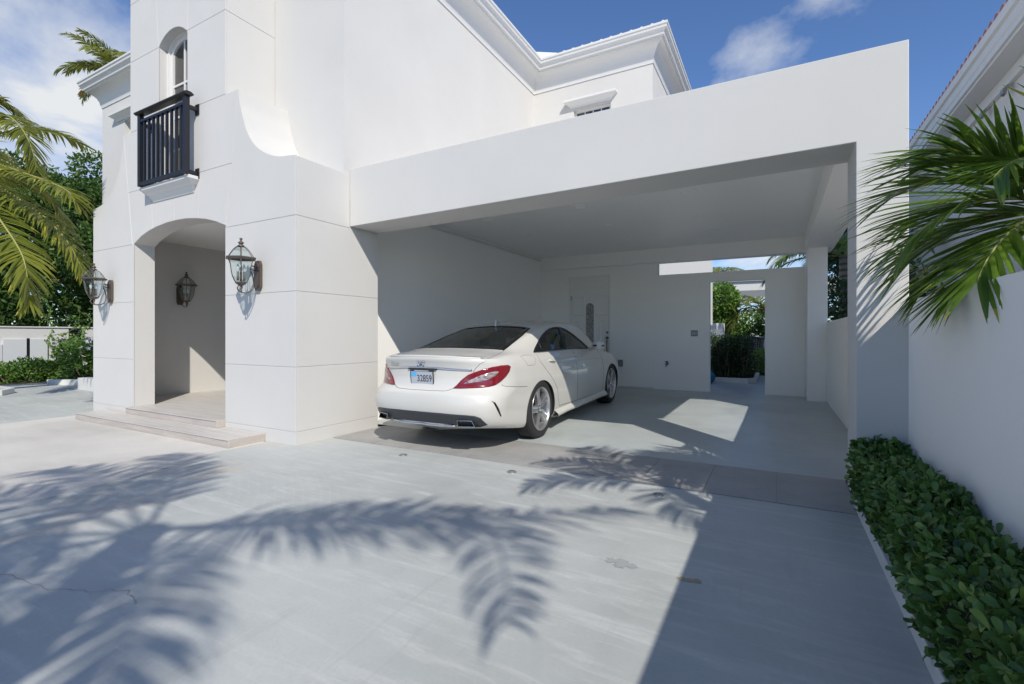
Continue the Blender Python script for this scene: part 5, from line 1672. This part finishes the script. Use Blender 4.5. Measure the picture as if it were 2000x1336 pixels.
    TW = [(-1.039, -.518, .727), (-1.013, -.58, .767), (-.969, -.663, .806), (-.912, -.738, .834), (-.855, -.791, .847), (-.817, -.818, .845), (-.834, -.811, .821), (-.868, -.788, .792), (-.911, -.748, .768), (-.958, -.689, .752), (-1.004, -.607, .739)]
    red = mat('red_lens', (.19, .004, .009), .12, spec=.6, Coat_Weight=1.0, Coat_Roughness=.02)
    clear = mat('clear_lens', (.42, .36, .36), .12, .4)
    tc_ = NT(clear); tc_.color(tc_.ramp(tc_.noise(tc_.mapping(tc_.obj(), (8, 8, 60)), 3, 3), [(.35, (.20, .09, .09)), (.6, (.62, .58, .58))]))
    diag = (1, .85, 0)
    lamps = patch('tail_lamp', TL, diag, red, .008, .012, .02, mirror=True)
    lo_ = patch('lamp_gasket', [Vector(p) for p in TL], diag, blk, .0045, .008, .03, mirror=True)
    for q in lo_: q.scale = (1, 1, 1)
    cl = patch('clear_lens', TW, diag, clear, .0115, .003, .02, mirror=True)
    for a_, b_ in zip(cl, lamps): a_.parent = b_
    for a_, b_ in zip(lo_, lamps): a_.parent = b_
    # boot lid seams, bumper, doors, flap
    seam('panel_gap', [(-.461, -.665, 1.036), (-.704, -.715, 1.001), (-.92, -.722, .955), (-.967, -.675, .926), (-.985, -.635, .882), (-1.0, -.61, .845)])
    seam('panel_gap', [(-1.08, -.41, .675), (-1.103, -.361, .652), (-1.116, -.318, .645), (-1.132, -.138, .642), (-1.132, 0, .642)])
    seam('panel_gap', [(-.812, -.845, .706), (-.766, -.873, .687), (-.554, -.919, .661), (-.375, -.93, .645)])
    seam('panel_gap', [(-.374, -.831, .965), (-.252, -.83, .972), (-.09, -.845, .968), (-.078, -.885, .921), (-.135, -.901, .864), (-.294, -.896, .867), (-.337, -.875, .926), (-.374, -.831, .965)], .0025)
    seam('panel_gap', [(.011, -.84, .98), (.018, -.895, .892), (.153, -.921, .78), (.311, -.94, .65), (.425, -.941, .531), (.467, -.934, .392), (.512, -.927, .30)])
    seam('panel_gap', [(1.19, -.835, .961), (1.205, -.863, .914), (1.163, -.904, .817), (1.151, -.931, .685), (1.136, -.936, .473), (1.145, -.923, .298)])
    seam('panel_gap', [(2.28, -.84, .93), (2.32, -.90, .75), (2.30, -.93, .5), (2.26, -.92, .30)])
    seam('panel_gap', [(.512, -.927, .30), (1.06, -.921, .286), (1.6, -.918, .275), (2.3, -.914, .262)], .004)
    # swage line along the doors
    # chrome strip, star, badge
    seam('chrome_strip', [(-1.0, -.60, .866), (-1.06, -.43, .874), (-1.092, -.229, .883), (-1.1, 0, .886), (-1.092, .229, .883), (-1.06, .43, .874), (-1.0, .60, .866)], .010, chrome, False, .004)
    hc = bvh.ray_cast(Vector((-3, 0, .940)), Vector((1, 0, 0))); sx = hc[0].x-.006
    ring_ = [(sx, .044*math.cos(a), .940+.044*math.sin(a)) for a in np.linspace(0, 2*PI, 25)]
    st = MB(); st.tube(ring_, .0068, 6)
    for k in range(3):
        a = PI/2+2*PI*k/3; st.tube([(sx, 0, .94), (sx, .042*math.cos(a), .94+.042*math.sin(a))], [.008, .002], 6)
    part('emblem', st.mesh('emblem', chrome, True))
    def text(s, size, m, name, parent, loc, rot, ext=.002, sx_=1):
        c = bpy.data.curves.new(name, 'FONT'); c.body = s; c.size = size; c.align_x = 'CENTER'; c.align_y = 'CENTER'; c.extrude = ext
        o = bpy.data.objects.new(name, c); COL.objects.link(o)
        bpy.context.view_layer.update()
        me = bpy.data.meshes.new_from_object(o.evaluated_get(bpy.context.evaluated_depsgraph_get())); bpy.data.objects.remove(o)
        me.materials.append(m)
        q = part(name, me, parent); q.location = loc; q.rotation_euler = rot; q.scale = (sx_, 1, 1)
        return q
    rearrot = (R(90), 0, R(-90))
    hb = bvh.ray_cast(Vector((-3, .44, .915)), Vector((1, 0, 0)))
    text('CLS 400', .040, chrome, 'badge', car, (hb[0].x-.004, .44, .916), (R(90), 0, R(-90-12)), .002, 1.25)
    # spoiler lip on the boot edge
    lip = []
    for y in np.linspace(-.66, .66, 41):
        x = -1.118+.33*(abs(y)/.80)**2.6
        z = float(car_top([x+.012], [y])[0]); s_ = max(.0, 1-abs(y/.67)**3)
        lip.append([(x+.12, y, float(car_top([x+.12], [y])[0])+.001), (x+.05, y, z+.006+.010*s_), (x-.006, y, z+.004+.020*s_), (x-.014, y, z+.016*s_-.002), (x+.004, y, z-.012)])
    part('spoiler', MB().grid(lip).mesh('spoiler', paint, True))
    # number plate
    hp = bvh.ray_cast(Vector((-3, 0, .78)), Vector((1, 0, 0))); px_ = hp[0].x-.010; ptilt = R(-4)
    pl_e = MB().box(-.163, .163, -.004, .004, -.084, .084)
    plate = part('number_plate', pl_e.mesh('number_plate', mat('plate_frame', (.03, .035, .04), .3))); plate.location = (px_, 0, .778); plate.rotation_euler = (R(0), ptilt*0, R(-90)); plate.rotation_euler.rotate_axis('X', R(4))
    part('plate_face', MB().box(-.152, .152, -.0062, -.004, -.066, .064).mesh('plate_face', mat('plate_white', (.42, .45, .50), .4)), plate)
    part('plate_stripe', MB().box(-.150, -.070, -.0072, -.0062, .012, .060).mesh('plate_stripe', mat('plate_blue', (.12, .42, .72), .4)), plate)
    for bx_, bz_, w_ in ((0, .073, .10), (-.09, -.075, .05), (.09, -.075, .05), (0, -.075, .04)):
        part('frame_lettering', MB().box(bx_-w_, bx_+w_, -.0066, -.004, bz_-.004, bz_+.004).mesh('frame_lettering', mat_once('plate_grey', (.5, .5, .5), .4)), plate)
    t_ = text('32859', .098, mat('plate_black', (.01, .01, .015), .5), 'plate_number', plate, (.038, -.0068, -.008), (R(90), 0, 0), .001, .86)
    # dark bar above the plate, its colour standing in for the recess shadow
    part('recess_shade_bar', MB().box(-1.108, -1.085, -.20, .20, .862, .872).mesh('recess_shade_bar', dgrey))
    # rear apron, exhausts, bright edge, bumper slots
    back = (1, 0, 0)
    DF = [(-1.1, -.60, .43), (-1.1, -.69, .423), (-1.07, -.735, .40), (-1.0, -.775, .325), (-1.0, -.70, .300), (-1.05, -.45, .298), (-1.1, 0, .296)]
    DF = [(-1.1, 0, .438), (-1.1, -.3, .438)]+DF
    DFm = DF+[(x, -y, z) for x, y, z in DF[-2:0:-1]]
    patch('rear_apron', DFm, back, dgrey, .004, .01, .04)
    seam('apron_trim', [(-1.085, -.44, .312), (-1.104, 0, .306), (-1.085, .44, .312)], .010, chrome, False, .006)
    for sg in (-1, 1):
        o1 = [(sg*.492, .374), (sg*.655, .374), (sg*.690, .308), (sg*.502, .308)]; o2 = shrink(o1, .007)
        rg = MB(); n = 4
        rg_ = MB()
        for i in range(n):
            j = (i+1) % n
            X0 = [-1.135+.055*max(0, (abs(p[0])-.49)/.2) for p in o1]
            q = lambda p, x: (x, p[0], p[1])
            rg_.quad(q(o1[i], X0[i]), q(o1[j], X0[j]), q(o2[j], X0[j]-.002), q(o2[i], X0[i]-.002))
            rg_.quad(q(o1[i], -1.0), q(o1[j], -1.0), q(o1[j], X0[j]), q(o1[i], X0[i]))
            rg_.quad(q(o2[i], X0[i]-.002), q(o2[j], X0[j]-.002), q(o2[j], -1.0), q(o2[i], -1.0))
        ex = part('exhaust_tip', rg_.mesh('exhaust_tip', mat_once('exhaust_steel', (.42, .42, .43), .22, 1)))
        b_ = MB(); b_.v += [(-1.075+.055*max(0, (abs(p[0])-.49)/.2), p[0], p[1]) for p in o2]; b_.f.append((0, 1, 2, 3)); part('pipe_opening', b_.mesh('pipe_opening', well), ex)
    patch('bumper_slot', [(-.985, -.838, .566), (-.955, -.865, .546), (-.918, -.884, .479), (-.880, -.892, .400), (-.893, -.885, .400), (-.938, -.874, .470), (-.968, -.855, .535)], (1, 1.4, 0), blk, .003, .006, .03, mirror=True)
    # door handles
    for hx, hz in ((.258, .884), (1.243, .882)):
        for sg in (-1, 1):
            pts = surf([(hx, -.895, hz), (hx+.19, -.895, hz-.016)], .03, .016)
            pts = [p+Vector((0, 0, 0)) for p in pts]; pts[0] = pts[0]+Vector((0, .012, 0)); pts[-1] = pts[-1]+Vector((0, .012, 0))
            b = MB(); b.tube([(p.x, p.y*-sg if sg == 1 else p.y, p.z) for p in pts], .012, 8); part('door_handle', b.mesh('door_handle', paint, True))
    seam('swage_line', [(.30, -.90, .845), (.9, -.905, .835), (1.6, -.90, .82), (2.2, -.90, .80)], .004, paint, True, .0)
    # side skirts
    for sg in (-1, 1):
        rows = []
        for x in np.linspace(.36, 2.40, 14):
            fl_ = .030*max(0, 1-abs(x-.36)/.22)+.012*max(0, 1-abs(x-2.4)/.2)
            sec = [(.86, .172), (.945+fl_, .186), (.962+fl_, .208), (.958+fl_*.8, .226), (.932, .262), (.915, .275)]
            rows.append([(x, sg*y, z) for y, z in (sec if sg > 0 else sec)])
        m_ = MB().grid(rows if sg < 0 else [r_[::-1] for r_ in rows])
        part('side_skirt', m_.mesh('side_skirt', paint, True))
    # mirrors
    for sg in (-1, 1):
        bm = bmesh.new(); bmesh.ops.create_uvsphere(bm, u_segments=20, v_segments=12, radius=1)
        for v in bm.verts:
            x, y, z = v.co
            x = math.copysign(abs(x)**.7, x); z = math.copysign(abs(z)**.75, z)
            v.co = (x*.062+.02*abs(y), y*.115, z*.072)
        me = bpy.data.meshes.new('mirror'); bm.to_mesh(me); bm.free(); me.materials.append(paint); me.polygons.foreach_set('use_smooth', [True]*len(me.polygons))
        mo = part('mirror', me); mo.location = (1.90, sg*.985, 1.015)
        part('mirror_glass', MB().box(-.066, -.055, -.03-sg*.03, .03-sg*.03, -.012, .012).mesh('mirror_glass', blk), mo)
        part('indicator', MB().box(-.055, .03, sg*.100-.012, sg*.100+.012, -.012, .010).mesh('indicator', blk), mo)
        part('mirror_stalk', MB().tube([(1.96, sg*.80, .955), (1.95, sg*.88, .965), (1.94, sg*.95, .99)], [.03, .022, .026], 8).mesh('mirror_stalk', paint, True))
    # roof aerial
    za = float(car_top([.47], [.0])[0])
    fa = MB(); fa.prism([(.38, za-.02), (.56, za-.005), (.54, za+.012), (.45, za+.045), (.40, za+.062), (.385, za+.06)], -.012, .012, 'y'); part('aerial', fa.mesh('aerial', paint))
    # headlamps and grille at the nose
    patch('head_lamp', [(3.3, -.84, .70), (3.55, -.66, .69), (3.64, -.50, .60), (3.62, -.55, .54), (3.45, -.76, .58), (3.3, -.85, .64)], (-1, 1, 0), mat('head_lamp_lens', (.35, .36, .38), .05), .004, .006, .04, mirror=True)
    patch('grille', [(3.7, -.38, .62), (3.7, .38, .62), (3.7, .34, .36), (3.7, -.34, .36)], (-1, 0, 0), blk, .004, .008, .05)
    # ---- wheels
    def wheel(ax, sg):
        e = MB()
        ro, wi = .332, .235
        tprof = [(.236, -.008), (.25, -.002), (.285, .004), (.312, .0), (.327, -.018), (.333, -.045), (.334, -.12), (.333, -.19), (.325, -.218), (.30, -.232), (.25, -.232)]
        w = MB().lathe([(r_, h) for r_, h in tprof], (0, 0, 0), 56, 'y')
        wo = part('wheel', w.mesh('wheel', rub, True))
        for k in range(4):
            h0 = -.055-k*.045
            part('tread_groove', MB().lathe([(.3345, h0), (.3350, h0-.003), (.3345, h0-.006)], (0, 0, 0), 40, 'y').mesh('tread_groove', well, True), wo)
        rim = MB().lathe([(.243, -.004), (.247, -.002), (.246, .004), (.238, .005), (.232, -.004), (.226, -.02), (.216, -.06), (.21, -.2)], (0, 0, 0), 56, 'y')
        rim_o = part('rim', rim.mesh('rim', alloy, True), wo)
        sp = MB()
        for k in range(5):
            a0 = PI/2+2*PI*k/5
            ca, sa = math.cos(a0), math.sin(a0)
            secs = []
            for r_, hw, dep in ((.035, .040, -.012), (.075, .042, -.010), (.12, .038, -.014), (.17, .041, -.014), (.215, .055, -.012), (.234, .066, -.010)):
                prof = [(-hw, dep-.045), (-hw, dep-.004), (-hw*.62, dep+.004), (-hw*.16, dep-.006), (hw*.16, dep-.006), (hw*.62, dep+.004), (hw, dep-.004), (hw, dep-.045)]
                secs.append([(ca*r_-sa*t, h, sa*r_+ca*t) for t, h in prof])
            sp.grid(secs if True else secs[::-1])
        part('spokes', sp.mesh('spokes', alloy, True, ), wo).data.set_sharp_from_angle(angle=R(30))
        part('hub_cap', MB().lathe([(.0, .002), (.02, .001), (.032, -.003), (.034, -.012)], (0, 0, 0), 24, 'y').mesh('hub_cap', chrome, True), wo)
        bl = MB()
        for k in range(5):
            a = PI/2+PI/5+2*PI*k/5
            bl.tube([(.055*math.cos(a), -.012, .055*math.sin(a)), (.055*math.cos(a), -.004, .055*math.sin(a))], .008, 8)
        part('wheel_bolts', bl.mesh('wheel_bolts', dgrey), wo)
        part('brake_disc', MB().lathe([(.0, -.085), (.17, -.085), (.172, -.1)], (0, 0, 0), 40, 'y').mesh('brake_disc', mat_once('brake_iron', (.20, .19, .18), .4, .8), True), wo)
        part('wheel_back', MB().lathe([(.0, -.13), (.215, -.13)], (0, 0, 0), 32, 'y').mesh('wheel_back', well, True), wo)
        wo.location = (ax, sg*.925, .334*1.03)
        wo.scale = (1, 1.1, 1.03)
        wo.rotation_euler = (0, R(14 if ax < 1 else 40), 0 if sg > 0 else PI)
        return wo
    for ax in AX:
        for sg in (-1, 1): wheel(ax, sg)
    # ---- cabin
    def rbox(name, x0, x1, y0, y1, z0, z1, m, bev=.03, parent=car):
        o = part(name, MB().box(x0, x1, y0, y1, z0, z1).mesh(name, m), parent)
        b = o.modifiers.new('bevel', 'BEVEL'); b.width = bev; b.segments = 3
        return o
    seatm = mat('grey_leather', (.10, .10, .095), .5)
    for sy in (-.36, .36):
        s1 = rbox('front_seat', 1.02, 1.16, sy-.24, sy+.24, .55, 1.08, seatm, .05); rbox('head_rest', 1.0, 1.09, sy-.13, sy+.13, 1.10, 1.25, seatm, .04, s1)
        s2 = rbox('rear_seat', .30, .42, sy-.28, sy+.28, .55, 1.05, seatm, .05); rbox('head_rest', .26, .35, sy-.13, sy+.13, 1.03, 1.17, seatm, .04, s2)
    rbox('parcel_shelf', -.44, .27, -.66, .66, .986, .994, shelf_m, .002)
    rbox('dashboard', 1.85, 2.15, -.72, .72, .75, .97, dk, .05)
    part('steering_wheel', MB().tube([(1.72+.05*math.sin(a), .36+.18*math.cos(a), .93+.17*math.sin(a)) for a in np.linspace(0, 2*PI, 25)], .016, 8).mesh('steering_wheel', dk, True))
    part('sun_blind', MB().tube([(-.40, -.30, 1.0), (-.40, .30, 1.0)], .014, 8).mesh('sun_blind', mat('yellow_strip', (.50, .50, .10), .6), True))
    return car
build_car()
